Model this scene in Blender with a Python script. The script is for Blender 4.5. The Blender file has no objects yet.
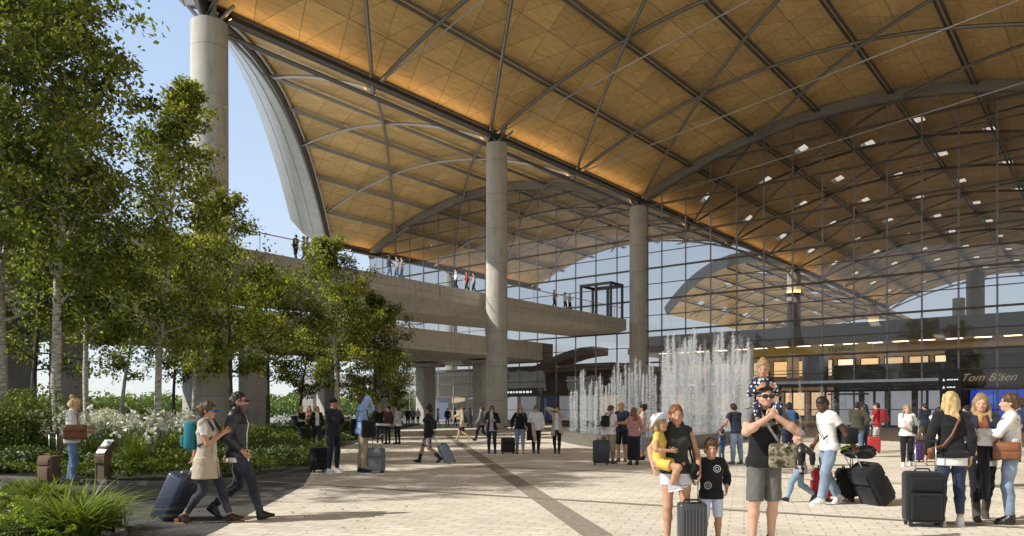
import bpy, math, random
import numpy as np
from mathutils import Vector, Matrix
R = math.radians
random.seed(7); rng = np.random.default_rng(11)
scene = bpy.context.scene
COL = scene.collection

# ------------------------------------------------------------------ materials
_mats = {}
def nmat(name):
    m = bpy.data.materials.new(name); m.use_nodes = True
    nt = m.node_tree
    return m, nt, nt.nodes, nt.links, nt.nodes['Principled BSDF']
def N(nt, t, **kw):
    n = nt.nodes.new(t)
    for k, v in kw.items():
        if k.startswith('i_'): n.inputs[k[2:].replace('_', ' ')].default_value = v
        else: setattr(n, k, v)
    return n
def setin(n, k, v): n.inputs[k].default_value = v
def ramp(nt, fac, stops):
    r = nt.nodes.new('ShaderNodeValToRGB'); nt.links.new(fac, r.inputs[0])
    el = r.color_ramp.elements
    while len(el) < len(stops): el.new(.5)
    for e, (p, c) in zip(el, stops): e.position = p; e.color = (*c, 1) if len(c) == 3 else c
    return r.outputs[0]
def mth(nt, op, a, b=None, c=None):
    n = nt.nodes.new('ShaderNodeMath'); n.operation = op
    for i, v in enumerate((a, b, c)):
        if v is None: continue
        if isinstance(v, (int, float)): n.inputs[i].default_value = v
        else: nt.links.new(v, n.inputs[i])
    return n.outputs[0]
def mixc(nt, fac, a, b, mode='MIX'):
    n = nt.nodes.new('ShaderNodeMix'); n.data_type = 'RGBA'; n.blend_type = mode
    for s, v in ((0, fac), (6, a), (7, b)):
        if isinstance(v, (int, float)): n.inputs[s].default_value = v
        elif isinstance(v, tuple): n.inputs[s].default_value = (*v, 1) if len(v) == 3 else v
        else: nt.links.new(v, n.inputs[s])
    return n.outputs[2]
def M(col, rough=.7, metal=0., var=.18, scale=6., bump=0., bscale=40., key='', spec=.5, stretch=None):
    """general procedural surface: noise-broken colour, optional bump"""
    k = ('M', tuple(col), rough, metal, var, scale, bump, bscale, key, spec, stretch)
    if k in _mats: return _mats[k]
    m, nt, nd, lk, p = nmat('surface_' + (key or 'mix'))
    tc = N(nt, 'ShaderNodeTexCoord'); co = tc.outputs['Object']
    if stretch:
        mp = N(nt, 'ShaderNodeMapping'); lk.new(co, mp.inputs[0]); setin(mp, 'Scale', stretch); co = mp.outputs[0]
    n1 = N(nt, 'ShaderNodeTexNoise', i_Scale=scale, i_Detail=5., i_Roughness=.6); lk.new(co, n1.inputs['Vector'])
    d = tuple(max(0, c * (1 - var)) for c in col); l = tuple(min(1, c * (1 + var)) for c in col)
    lk.new(ramp(nt, n1.outputs[0], [(.3, d), (.7, l)]), p.inputs['Base Color'])
    p.inputs['Roughness'].default_value = rough; p.inputs['Metallic'].default_value = metal
    p.inputs['Specular IOR Level'].default_value = spec
    if bump:
        n2 = N(nt, 'ShaderNodeTexNoise', i_Scale=bscale, i_Detail=4.); lk.new(co, n2.inputs['Vector'])
        b = N(nt, 'ShaderNodeBump', i_Strength=bump, i_Distance=.02); lk.new(n2.outputs[0], b.inputs['Height'])
        lk.new(b.outputs[0], p.inputs['Normal'])
    _mats[k] = m
    return m
def CONC(col, key):
    m, nt, nd, lk, p = nmat('surface_' + key)
    tc = N(nt, 'ShaderNodeTexCoord'); mp = N(nt, 'ShaderNodeMapping'); lk.new(tc.outputs['Object'], mp.inputs[0]); setin(mp, 'Scale', (1, 1, .14))
    n1 = N(nt, 'ShaderNodeTexNoise', i_Scale=1.1, i_Detail=6., i_Roughness=.62); lk.new(tc.outputs['Object'], n1.inputs['Vector'])
    n2 = N(nt, 'ShaderNodeTexNoise', i_Scale=3.2, i_Detail=6., i_Roughness=.7); lk.new(mp.outputs[0], n2.inputs['Vector'])
    n3 = N(nt, 'ShaderNodeTexNoise', i_Scale=26., i_Detail=4.); lk.new(tc.outputs['Object'], n3.inputs['Vector'])
    v = mth(nt, 'ADD', mth(nt, 'MULTIPLY', n1.outputs[0], .45), mth(nt, 'MULTIPLY', n2.outputs[0], .55)); v = mth(nt, 'ADD', v, mth(nt, 'MULTIPLY', n3.outputs[0], .16))
    lk.new(ramp(nt, v, [(.38, tuple(c * .62 for c in col)), (.55, col), (.75, tuple(min(.85, c * 1.22) for c in col))]), p.inputs['Base Color'])
    sz = N(nt, 'ShaderNodeSeparateXYZ'); lk.new(tc.outputs['Object'], sz.inputs[0])
    ln = mth(nt, 'LESS_THAN', mth(nt, 'PINGPONG', mth(nt, 'ADD', sz.outputs[2], .4), 1.3), .022)
    old = p.inputs['Base Color'].links[0].from_socket; lk.new(mixc(nt, mth(nt, 'MULTIPLY', ln, .55), old, tuple(c * .4 for c in col)), p.inputs['Base Color'])
    setin(p, 'Roughness', .85); b = N(nt, 'ShaderNodeBump', i_Strength=.3, i_Distance=.02); lk.new(n3.outputs[0], b.inputs['Height']); lk.new(b.outputs[0], p.inputs['Normal'])
    return m
def EMIT(col, s, key='lamp'):
    k = ('E', tuple(col), s)
    if k in _mats: return _mats[k]
    m, nt, nd, lk, p = nmat('surface_' + key)
    p.inputs['Base Color'].default_value = (*col, 1)
    p.inputs['Emission Color'].default_value = (*col, 1); p.inputs['Emission Strength'].default_value = s
    _mats[k] = m; return m

# ------------------------------------------------------------------ mesh builder
class MB:
    def __init__(s): s.v = []; s.f = []; s.mi = []; s.cur = 0
    def add(s, vs, fs):
        o = len(s.v); s.v += [tuple(p) for p in vs]; s.f += [tuple(i + o for i in f) for f in fs]; s.mi += [s.cur] * len(fs); return s
    def quad(s, *p): return s.add(p, [tuple(range(len(p)))])
    def box(s, c, d, rz=0, M4=None):
        x, y, z = d[0] / 2, d[1] / 2, d[2] / 2
        P = [Vector((i * x, j * y, k * z)) for k in (-1, 1) for j in (-1, 1) for i in (-1, 1)]
        if M4 is None: M4 = Matrix.Translation(c) @ Matrix.Rotation(rz, 4, 'Z')
        return s.add([M4 @ p for p in P], [(0, 2, 3, 1), (4, 5, 7, 6), (0, 1, 5, 4), (1, 3, 7, 5), (3, 2, 6, 7), (2, 0, 4, 6)])
    def rbox(s, d, r, M4, n=3, taper=1.):
        """box with rounded vertical (local z) edges and softened rims"""
        x, y, z = d[0] / 2, d[1] / 2, d[2] / 2; rings = []
        e = min(r * .6, z * .5)
        for zz, ins in ((-z, e), (-z + e * .35, e * .3), (-z + e, 0), (z - e, 0), (z - e * .35, e * .3), (z, e)):
            k = 1 if zz < 0 else taper
            ring = []
            for (sx, sy, a0) in ((1, 1, 0), (-1, 1, 90), (-1, -1, 180), (1, -1, 270)):
                for q in range(n + 1):
                    a = R(a0 + 90 * q / n)
                    ring.append(M4 @ Vector(((sx * (x - r) + math.cos(a) * r) * (1 - ins / x) * k, (sy * (y - r) + math.sin(a) * r) * (1 - ins / y), zz)))
            rings.append(ring)
        return s.loft(rings, True)
    def loft(s, rings, cap=True, closed=True):
        n = len(rings[0]); vs = [p for r in rings for p in r]; fs = []
        for i in range(len(rings) - 1):
            for j in range(n if closed else n - 1):
                k = (j + 1) % n
                fs.append((i * n + j, i * n + k, (i + 1) * n + k, (i + 1) * n + j))
        if cap: fs += [tuple(range(n - 1, -1, -1)), tuple((len(rings) - 1) * n + j for j in range(n))]
        return s.add(vs, fs)
    def tube(s, pts, r, n=8, cap=True, flat=1.):
        pts = [Vector(p) for p in pts]; rr = r if hasattr(r, '__len__') else [r] * len(pts)
        up = None; rings = []
        for i, p in enumerate(pts):
            t = (pts[min(i + 1, len(pts) - 1)] - pts[max(i - 1, 0)]).normalized()
            if up is None:
                up = Vector((0, 0, 1)) if abs(t.z) < .9 else Vector((1, 0, 0))
            a = t.cross(up).normalized(); b = a.cross(t).normalized(); up = b
            rings.append([p + (a * math.cos(2 * math.pi * j / n) * flat + b * math.sin(2 * math.pi * j / n)) * rr[i] for j in range(n)])
        return s.loft(rings, cap)
    def beam(s, p, q, w, h):
        p, q = Vector(p), Vector(q); t = (q - p).normalized()
        up = Vector((0, 0, 1)) if abs(t.z) < .95 else Vector((0, 1, 0))
        a = t.cross(up).normalized() * w / 2; b = a.cross(t).normalized() * h / 2
        return s.loft([[c + a + b, c - a + b, c - a - b, c + a - b] for c in (p, q)])
    def lathe(s, prof, c=(0, 0, 0), n=24, cap=True):
        return s.loft([[(c[0] + r * math.cos(2 * math.pi * j / n), c[1] + r * math.sin(2 * math.pi * j / n), c[2] + z) for j in range(n)] for r, z in prof], cap)
    def build(s, name, mats, parent=None, smooth=False, **kw):
        me = bpy.data.meshes.new(name); me.from_pydata(s.v, [], s.f)
        for m in (mats if isinstance(mats, (list, tuple)) else [mats]): me.materials.append(m)
        if max(s.mi, default=0): me.polygons.foreach_set('material_index', s.mi)
        if smooth:
            me.polygons.foreach_set('use_smooth', [True] * len(me.polygons))
            if smooth != 'all': 
                try: me.set_sharp_from_angle(angle=R(40))
                except Exception: pass
        me.validate(); me.update()
        return link(name, me, parent, **kw)
def link(name, me, parent=None, label=None, cat=None, group=None, kind=None, loc=None, rot=None):
    o = bpy.data.objects.new(name, me); COL.objects.link(o)
    if parent is not None: o.parent = parent
    if loc is not None: o.location = loc
    if rot is not None: o.rotation_euler = rot
    return tag(o, label, cat, group, kind)
def tag(o, label=None, cat=None, group=None, kind=None):
    if label: o['label'] = label
    if cat: o['category'] = cat
    if group: o['group'] = group
    if kind: o['kind'] = kind
    return o
def thing(name, label, cat, loc=(0, 0, 0), rz=0., group=None):
    o = link(name, None, None, label, cat, group); o.location = loc; o.rotation_euler = (0, 0, rz); return o
def copy_tree(o, parent=None):
    c = o.copy(); COL.objects.link(c)
    if parent is not None: c.parent = parent
    for ch in [x for x in o.children]: copy_tree(ch, c)
    return c
def np_mesh(name, V, F, mats, parent=None, smooth=True, mi=None, colors=None, **kw):
    V = np.asarray(V, np.float32); F = np.asarray(F, np.int32); k = F.shape[1]
    me = bpy.data.meshes.new(name)
    me.vertices.add(len(V)); me.vertices.foreach_set('co', V.ravel())
    me.loops.add(F.size); me.loops.foreach_set('vertex_index', F.ravel())
    me.polygons.add(len(F)); me.polygons.foreach_set('loop_start', np.arange(0, F.size, k, dtype=np.int32))
    try: me.polygons.foreach_set('loop_total', np.full(len(F), k, np.int32))
    except Exception: pass
    if smooth: me.polygons.foreach_set('use_smooth', np.ones(len(F), bool))
    for m in (mats if isinstance(mats, (list, tuple)) else [mats]): me.materials.append(m)
    if mi is not None: me.polygons.foreach_set('material_index', np.asarray(mi, np.int32))
    if colors is not None:
        at = me.color_attributes.new('Col', 'FLOAT_COLOR', 'POINT')
        at.data.foreach_set('color', np.asarray(colors, np.float32).ravel())
    me.update(calc_edges=True)
    return link(name, me, parent, **kw)

# ------------------------------------------------------------------ camera
F_PX, CAM_H, HOR = 760., 1.42, 411.
cam = bpy.data.cameras.new('camera'); co_ = bpy.data.objects.new('camera', cam); COL.objects.link(co_)
co_.location = (0, 0, CAM_H); co_.rotation_euler = (R(90), 0, 0)
cam.sensor_width = 36; cam.lens = F_PX / 1024 * 36; cam.shift_y = (HOR - 268) / 1024
cam.clip_end = 6000; cam.clip_start = .1
scene.camera = co_
def gp(px, py):
    """ground point that the photograph shows at this place"""
    y = F_PX * CAM_H / (py - HOR); return ((px - 512) / F_PX * y, y)

# ------------------------------------------------------------------ light
SUN_EL, SUN_DIR = R(37), Vector((1, .30, 0)).normalized()   # ground direction the shadows fall in
w = bpy.data.worlds.new('World'); scene.world = w; w.use_nodes = True
nt = w.node_tree; sky = nt.nodes.new('ShaderNodeTexSky'); sky.sky_type = 'NISHITA'; sky.sun_disc = False
tosun = -SUN_DIR
sky.sun_elevation = SUN_EL; sky.sun_rotation = math.atan2(tosun.x, tosun.y)
sky.air_density = 1.0; sky.dust_density = .6; sky.ozone_density = 1.6
tcw = nt.nodes.new('ShaderNodeTexCoord'); spw = nt.nodes.new('ShaderNodeSeparateXYZ'); nt.links.new(tcw.outputs['Generated'], spw.inputs[0])
cl = ramp(nt, spw.outputs[2], [(.0, (6.2, 6.5, 6.7)), (.10, (5.6, 6.2, 6.9)), (.26, (4.9, 5.9, 7.3)), (.55, (3.5, 4.9, 7.1))])   # thin summer haze, whiter low down
hz = mixc(nt, .70, sky.outputs[0], cl)
nt.links.new(hz, nt.nodes['Background'].inputs[0]); nt.nodes['Background'].inputs[1].default_value = .15
sl = bpy.data.lights.new('sun', 'SUN'); sl.energy = 5.0; sl.angle = R(.55); sl.color = (1, .955, .87)
so = bpy.data.objects.new('sun', sl); COL.objects.link(so)
dirv = Vector((SUN_DIR.x * math.cos(SUN_EL), SUN_DIR.y * math.cos(SUN_EL), -math.sin(SUN_EL)))
so.rotation_euler = dirv.to_track_quat('-Z', 'Y').to_euler(); so.location = (-30, 0, 40)
scene.view_settings.view_transform = 'Standard'; scene.view_settings.look = 'None'; scene.view_settings.exposure = 0
cy = scene.cycles
cy.max_bounces = 10; cy.diffuse_bounces = 5; cy.glossy_bounces = 3; cy.transmission_bounces = 6; cy.transparent_max_bounces = 12
cy.sample_clamp_indirect = 6; cy.caustics_reflective = False; cy.caustics_refractive = False
cy.use_denoising = True
# ================================================================== building
# terminal grid: local x = a (along the valley beams), local y = -b (b runs to the right along the glass wall)
TO, TA = (12.7, 76., 0.), math.atan2(.781, .625)
W = 40.5; ZV = 22.75; RISE = 4.8; PITCH = 11.55; DB = W / 7; DIAG = 39.3
def zr(b):
    k = (b % W) / W; return ZV + RISE * (1 - (2 * k - 1) ** 2)
def L(a, b, z): return (a, -b, z)
def GW(a, b): return (TO[0] + .6247 * a + .7809 * b, TO[1] + .7809 * a - .6247 * b)
def amin(b): return -46.2 - .970 * b
def amax(b): return 37. if b < 0 else 104.
concrete = CONC((.50, .47, .42), 'concrete')
conc_dark = CONC((.54, .50, .44), 'concrete_bridge')
steel = M((.30, .29, .275), .36, .75, var=.12, scale=3, key='steel_tube')
steel_lt = M((.58, .58, .57), .35, .7, var=.1, scale=3, key='light_steel')
steel_dk = M((.075, .07, .065), .45, .5, var=.15, scale=3, key='dark_steel')
steel_md = M((.13, .125, .115), .4, .6, var=.15, scale=3, key='mid_steel')
alu = M((.58, .585, .60), .32, .75, var=.1, scale=.6, bump=.05, bscale=3, key='aluminium_fascia')

def wood_mat():
    m, nt, nd, lk, p = nmat('surface_wood_ceiling')
    tc = N(nt, 'ShaderNodeTexCoord'); sp = N(nt, 'ShaderNodeSeparateXYZ'); lk.new(tc.outputs['Object'], sp.inputs[0])
    a = mth(nt, 'DIVIDE', sp.outputs[0], PITCH / 4); b = mth(nt, 'DIVIDE', sp.outputs[1], DB / 2)
    f1 = b; f2 = mth(nt, 'ADD', a, mth(nt, 'MULTIPLY', b, .5)); f3 = mth(nt, 'SUBTRACT', a, mth(nt, 'MULTIPLY', b, .5))
    lines = None; cells = []
    for f, wd in ((f1, .014), (f2, .012), (f3, .012)):
        d = mth(nt, 'PINGPONG', f, .5)
        ln = mth(nt, 'LESS_THAN', d, wd); lines = ln if lines is None else mth(nt, 'MAXIMUM', lines, ln)
        cells.append(mth(nt, 'FLOOR', f))
    cv = N(nt, 'ShaderNodeCombineXYZ')
    for i in range(3): lk.new(cells[i], cv.inputs[i])
    wn = N(nt, 'ShaderNodeTexWhiteNoise'); lk.new(cv.outputs[0], wn.inputs[0])
    mp = N(nt, 'ShaderNodeMapping'); lk.new(tc.outputs['Object'], mp.inputs[0]); setin(mp, 'Scale', (.7, 5.0, 1)); setin(mp, 'Rotation', (0, 0, .5))
    n1 = N(nt, 'ShaderNodeTexNoise', i_Scale=1.3, i_Detail=8., i_Roughness=.65, i_Distortion=.6); lk.new(mp.outputs[0], n1.inputs['Vector'])
    n2 = N(nt, 'ShaderNodeTexNoise', i_Scale=.12, i_Detail=3.); lk.new(tc.outputs['Object'], n2.inputs['Vector'])
    base = ramp(nt, n1.outputs[0], [(.28, (.54, .355, .13)), (.52, (.74, .51, .22)), (.78, (.82, .59, .28))])
    v = mth(nt, 'ADD', mth(nt, 'MULTIPLY', wn.outputs[0], .24), mth(nt, 'MULTIPLY', n2.outputs[0], .5))
    v = mth(nt, 'ADD', v, .70)
    hsv = N(nt, 'ShaderNodeHueSaturation'); lk.new(base, hsv.inputs['Color']); lk.new(v, hsv.inputs['Value'])
    lk.new(mixc(nt, mth(nt, 'MULTIPLY', lines, .45), hsv.outputs[0], (.10, .055, .02)), p.inputs['Base Color'])
    setin(p, 'Roughness', .42); setin(p, 'Specular IOR Level', .3)
    b_ = N(nt, 'ShaderNodeBump', i_Strength=.4, i_Distance=.03, invert=True); lk.new(lines, b_.inputs['Height']); lk.new(b_.outputs[0], p.inputs['Normal'])
    return m
wood = wood_mat()
LED = EMIT((1., .64, .30), 4.5, 'warm_light_strip')

roof = thing('canopy_roof', 'vaulted timber canopy roof with steel lattice ribs over the whole plaza', 'roof', TO, TA)
# ---- ceilings, one sheet per vault, real openings for the skylights
def ceiling(k):
    b0 = k * W; nb = 32
    na = 120; V = []; Fq = []
    a1 = 104. if k >= 0 else 37.
    for j in range(nb + 1):
        b = b0 + W * j / nb
        e = max(amin(b), -150)
        zz = zr(b) if 0 < j < nb else ZV
        for i in range(na + 1):
            a = e + (a1 - e) * i / na
            V.append(L(a, b, zz))
    sky_cells = []
    for j in range(nb):
        for i in range(na):
            b = b0 + W * (j + .5) / nb; e = max(amin(b), -150); a = e + (a1 - e) * (i + .5) / na
            p = j * (na + 1) + i
            Fq.append((p, p + 1, p + na + 2, p + na + 1))
    # skylights: drop the quad nearest to each lattice centre beyond the glass wall
    drop = set()
    for q in range(1, 9):
        for c in range(8):
            if k < 0 and q > 2: continue
            a = q * PITCH - 3.2 + (c % 2) * 4.6; j = c * 4 + 2
            b = b0 + W * (j + .5) / nb; e = max(amin(b), -150)
            i = int((a - e) / ((a1 - e) / na)); drop.add(j * na + i)
    Fq = [f for n, f in enumerate(Fq) if n not in drop]
    np_mesh('wood_ceiling', V, Fq, wood, roof)
    # frames round the openings
    fr = MB()
    for d in drop:
        j, i = divmod(d, na); p = j * (na + 1) + i
        P = [Vector(V[x]) for x in (p, p + 1, p + na + 2, p + na + 1)]
        for x in range(4):
            A, B = P[x], P[(x + 1) % 4]; h = Vector((0, 0, .55))
            fr.quad(A - Vector((0, 0, .06)), B - Vector((0, 0, .06)), B + h, A + h)
    fr.build('skylight_frame', M((.7, .66, .58), .6, key='skylight_reveal'), roof)
for k in (-1, 0, 1): ceiling(k)
def amin2(b): return 46.2 - .97 * b
def back_unit():
    nb, na = 24, 40; V = []; Fq = []
    for j in range(nb + 1):
        b = -W + W * j / nb
        for i in range(na + 1):
            e = amin2(b); V.append(L(e + (165 - e) * i / na, b, zr(b) if 0 < j < nb else ZV))
    for j in range(nb):
        for i in range(na):
            if j % 6 == 3 and i % 6 == 4: continue
            p = j * (na + 1) + i; Fq.append((p, p + 1, p + na + 2, p + na + 1))
    np_mesh('wood_ceiling', V, Fq, wood, roof)
    for q in range(1, 7):
        b = -W + q * DB; MB().tube([L(amin2(b), b, zr(b) - .42), L(165, b, zr(b) - .42)], .16, 6).build('long_beam', steel_md, roof, smooth='all')
    for q in range(5, 14):
        pts = [L(q * PITCH, -W * (1 - i / 20), zr(-W * (1 - i / 20)) - .6) for i in range(1, 20) if q * PITCH > amin2(-W * (1 - i / 20))]
        if len(pts) > 2: MB().tube(pts, .14, 6).build('arch_rib', steel, roof, smooth='all')
        pts = [L(q * PITCH + DIAG * (1 - i / 20) , -W * (1 - i / 20), zr(-W * (1 - i / 20)) - .7) for i in range(1, 20)]
        MB().tube(pts, .13, 6).build('diagonal_rib', steel, roof, smooth='all')
    rings = []
    for i in range(25):
        b = -W * (1 - i / 24); z = zr(b) if 0 < i < 24 else ZV; c = Vector(L(amin2(b), b, z)); o = Vector((-.7, .7, 0)); wd = .9
        rings.append([c + Vector((0, 0, -.3)), c + o * wd * .5 + Vector((0, 0, .2)), c + o * wd + Vector((0, 0, 1.5)), c + Vector((0, 0, 1.5))])
    MB().loft(rings).build('metal_fascia', steel_md, roof, smooth=True)
back_unit()
NSEG = 26
def arch(name, a0, a1, b0, b1, r, off, mat, n=8):
    mb = MB(); pts = []
    for i in range(NSEG + 1):
        t = i / NSEG; b = b0 + (b1 - b0) * t; a = a0 + (a1 - a0) * t
        if a < amin(b) - .01 or a > amax((b0 + b1) / 2) + .01: continue
        zz = zr(b) if 0 < t < 1 else ZV + (.0 if (b0 % W == 0 or t) else 0)
        if 0 < t < 1 or abs((b % W)) > .01: zz = zr(b)
        else: zz = ZV
        pts.append(L(a, b, zz - off))
    if len(pts) > 2: mb.tube(pts, r, n).build(name, mat, roof, smooth='all')
for k in (-1, 0):
    b0 = k * W; A1 = amax(b0 + 1)
    # longitudinal beams: a twin tube
    for j in range(1, 7):
        b = b0 + j * DB; e = max(amin(b), -80)
        mb = MB()
        for s in (-.17, .17):
            mb.tube([L(e, b + s, zr(b + s) - .42), L(A1, b + s, zr(b + s) - .42)], .10, 8)
        mb.build('long_beam', steel_md if k == 0 else steel, roof, smooth='all')
    # transverse arch ribs and one family of diagonals
    q0 = -6 if k == 0 else -3; q1 = 9 if k == 0 else 3
    for q in range(q0, q1 + 1):
        a = q * PITCH
        if q == 0: continue
        arch('arch_rib', a, a, b0, b0 + W, .14, .62, steel if k == 0 else steel_lt)
    for q in range(q0, q1 + 5):
        a = q * PITCH
        a = a if k == 0 else a - 2 * PITCH + DIAG
        arch('diagonal_rib', a, a - DIAG, b0, b0 + W, .13, .80, steel)
    for q in range(-4, 6) if k == 0 else ():
        a = q * PITCH
        if a - PITCH < amin(b0 + W) : continue
        MB().tube([L(a, b0 + .3, ZV - .5), L(a - PITCH, b0 + W - .3, ZV - .5)], .045, 6).build('tie_rod', steel_lt, roof, smooth='all')
# valley beams, with the warm light strips that wash the timber
for b, a0, a1 in ((-W, -5., 37.), (0., -46.2, 104.), (W, -87., 104.)):
    mb = MB(); mb.tube([L(a0, b, ZV - .22), L(a1, b, ZV - .22)], .24, 12)
    for s in (-.34, .34): mb.tube([L(a0, b + s, ZV - .02), L(a1, b + s, ZV - .02)], .10, 8)
    mb.build('valley_beam', steel_dk, roof, smooth='all')
    for s in (-1, 1):
        if (b < 0 and s < 0) or b == W: continue
        aa = min(a1, 75.); x = b + s * .66
        MB().quad(L(a0 + 1, x, ZV - .62), L(aa, x, ZV - .62), L(aa, x + s * .22, ZV - .60), L(a0 + 1, x + s * .22, ZV - .60)).build('light_strip', LED, roof)
        MB().beam(L(a0 + 1, x + s * .10, ZV - .69), L(aa, x + s * .10, ZV - .69), .36, .06).build('light_tray', steel_dk, roof)
        MB().beam(L(a0 + 1, x + s * .31, ZV - .60), L(aa, x + s * .31, ZV - .60), .04, .24).build('light_cove', steel_dk, roof)
# edge beam and metal fascia along the slanted free edge
def edge_pt(t, k, out=0., up=0.):
    b = (k + t) * W; return Vector(L(amin(b), b, zr(b) if 0 < t < 1 else ZV)) + Vector((-.707 * out, .707 * out, up))
for k in (-1, 0):
    n = 40
    mb = MB(); rings = []
    def fw(t): return (.6 + 4.0 * min(1, (1 - t) * 9) ** .8 * (1 - .62 * t ** 1.3)) if k < 0 else 3.
    def prof(t):
        wd = fw(t); return [(0, -.35), (wd * .33, -.12), (wd * .66, .5 + .1 * wd), (wd, .5 + .48 * wd), (wd * .98, .85 + .5 * wd), (.0, 1.6)]
    for i in range(n + 1):
        t = 1 - (1 - i / n) ** 1.0; rings.append([edge_pt(t, k, o, u) for o, u in prof(t)])
    mb.loft(rings, True)
    mb.build('metal_fascia', alu, roof, smooth=True)
    mb = MB()
    for q in (1, 2):
        mb.tube([edge_pt(i / n, k, prof(i / n)[q][0], prof(i / n)[q][1] - .01) for i in range(n + 1)], .014, 5)
    mb.build('fascia_joint', steel_dk, roof)
    MB().tube([edge_pt(i / n, k, -.2, -.45) for i in range(n + 1)], .2, 10).build('edge_beam', steel_dk, roof, smooth='all')
    MB().tube([edge_pt(i / n, k, -.55, -.35) for i in range(n + 1)], .1, 8).build('edge_trim', steel_lt, roof, smooth='all')
# big arch where the glass wall meets the vaults
for k in (-1, 0):
    mb = MB(); pts = []
    rings = []
    for i in range(41):
        b = k * W + W * i / 40; z = (zr(b) if 0 < i < 40 else ZV) - .55
        rings.append([L(-.35, b, z + .38), L(.35, b, z + .38), L(.35, b, z - .38), L(-.35, b, z - .38)])
    mb.loft(rings).build('wall_arch', M((.27, .265, .25), .6, .2, key='painted_arch'), roof)

# ---- concrete columns
def column(a, b, r, label, top=ZV - .95, cap=True, r2=None, up=False):
    x, y = GW(a, b); r2 = r2 or r * .96
    t = thing('concrete_column', label, 'column', (x, y, 0), TA)
    MB().lathe([(r * 1.02, 0), (r, .3), (r, top * .33 - .012), (r * .985, top * .33), (r, top * .33 + .012), ((r + r2) / 2, top * .66 - .012), ((r + r2) / 2 * .985, top * .66), ((r + r2) / 2, top * .66 + .012), (r2, top - .05), (r2 * .93, top)], n=40).build('shaft', concrete, t, smooth=True)
    if up:
        MB().lathe([(r + .05, top - 3.4), (r + .40, top - 3.3), (r + .40, top - 3.1), (r + .34, top - 3.1), (r + .34, top - 3.2), (r + .06, top - 3.2)], n=24, cap=False).build('uplight_tray', steel_dk, t)
        MB().lathe([(r + .30, top - 3.17), (r + .10, top - 3.17)], n=24, cap=False).build('uplight', EMIT((1., .68, .32), 60., 'uplight'), t)
    if cap:
        mb = MB(); mb.lathe([(r2 * .55, top), (r2 * .55, top + .3), (r2 * .3, top + .6)], n=16)
        for i in range(6):
            an = i * math.pi / 3 + .3
            mb.tube([(r2 * .45 * math.cos(an), r2 * .45 * math.sin(an), top + .1), (1.25 * math.cos(an), 1.25 * math.sin(an), ZV + .1)], [.13, .09], 7)
        mb.build('steel_capital', steel, t, smooth=True)
    return t
column(-46.0, .15, .97, 'tall round concrete column at the roof corner, standing among the trees')
column(-22.7, .4, .83, 'tall free-standing round concrete column in front of the footbridge, mid plaza')
column(0, 0, .96, 'tall round concrete column at the end of the footbridge, left of the high fountain jets')
column(46.2, 0, 1.0, 'round concrete column inside the terminal, behind the man carrying a child on his shoulders', up=True)
column(92.4, 0, 1.0, 'farthest round concrete column at the back of the terminal under the valley beam', up=True)
column(-6.5, -W, .97, 'round concrete column under the left roof tip, behind the footbridge')
column(15.7, -W, .97, 'round concrete column behind the footbridge, seen right of the middle trees')
column(70, 20, 1.3, 'thick concrete column deep inside the terminal, at the right behind the glass', top=23, cap=False)
column(96, 14, 1.1, 'slim concrete column deep inside the terminal above the dark sign totem', top=22.5, cap=False)
column(0, W, .97, 'round concrete column at the right end of the glass wall')

# ---- glass wall
def glass_mat(tint, refl, key):
    m, nt, nd, lk, p = nmat('surface_' + key); nd.remove(p)
    tr = N(nt, 'ShaderNodeBsdfTransparent'); tr.inputs[0].default_value = (*tint, 1)
    gl = N(nt, 'ShaderNodeBsdfGlossy'); gl.inputs[0].default_value = (.9, .95, 1, 1); setin(gl, 'Roughness', .015)
    fr = N(nt, 'ShaderNodeLayerWeight', i_Blend=refl)
    mx = N(nt, 'ShaderNodeMixShader'); lk.new(fr.outputs['Fresnel'], mx.inputs[0]); lk.new(tr.outputs[0], mx.inputs[1]); lk.new(gl.outputs[0], mx.inputs[2])
    nz = N(nt, 'ShaderNodeTexNoise', i_Scale=.35, i_Detail=2.); tc = N(nt, 'ShaderNodeTexCoord'); lk.new(tc.outputs['Object'], nz.inputs['Vector'])
    bp = N(nt, 'ShaderNodeBump', i_Strength=.12, i_Distance=.2); lk.new(nz.outputs[0], bp.inputs['Height']); lk.new(bp.outputs[0], gl.inputs['Normal'])
    lk.new(mx.outputs[0], nd['Material Output'].inputs[0]); return m
glass = glass_mat((.57, .555, .55), .34, 'tinted_glass')
glass_clear = glass_mat((.95, .96, .96), .05, 'clear_glass')
mull = M((.13, .115, .10), .5, .4, var=.1, key='bronze_mullion')
mull_lt = M((.26, .255, .25), .4, .6, var=.1, key='mullion')
fac = thing('glass_wall', 'tall bronze-framed glass wall of the terminal under the timber vaults', 'glass wall', TO, TA)
NB = 16; DW = W / NB; DZ = 1.55
for k in (-1, 0):
    g = MB()
    for i in range(NB):
        b0 = k * W + i * DW; b1 = b0 + DW
        z0, z1 = (zr(b0) if i else ZV), (zr(b1) if i < NB - 1 else ZV)
        g.quad(L(0, b0, .05), L(0, b1, .05), L(0, b1, z1 - .6), L(0, b0, z0 - .6))
    g.build('glazing', glass, fac)
    for i in range(0 if k < 0 else 1, NB):
        b = k * W + i * DW; MB().beam(L(-.02, b, 0), L(-.02, b, zr(b) - .6), .05, .14).build('mullion', mull_lt, fac)
    for j in range(1, 18):
        z = j * DZ; b0, b1 = k * W + .02, (k + 1) * W - .02
        if z > ZV - .6:
            s = math.sqrt(max(0, 1 - (z + .6 - ZV) / RISE)) * W / 2; c = (k + .5) * W; b0, b1 = c - s, c + s
            if s < 1: continue
        th = .15 if j % 2 == 0 else .07
        MB().beam(L(-.13, b0, z), L(-.13, b1, z), .22 if j % 2 == 0 else .10, th).build('transom', mull, fac)

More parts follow.
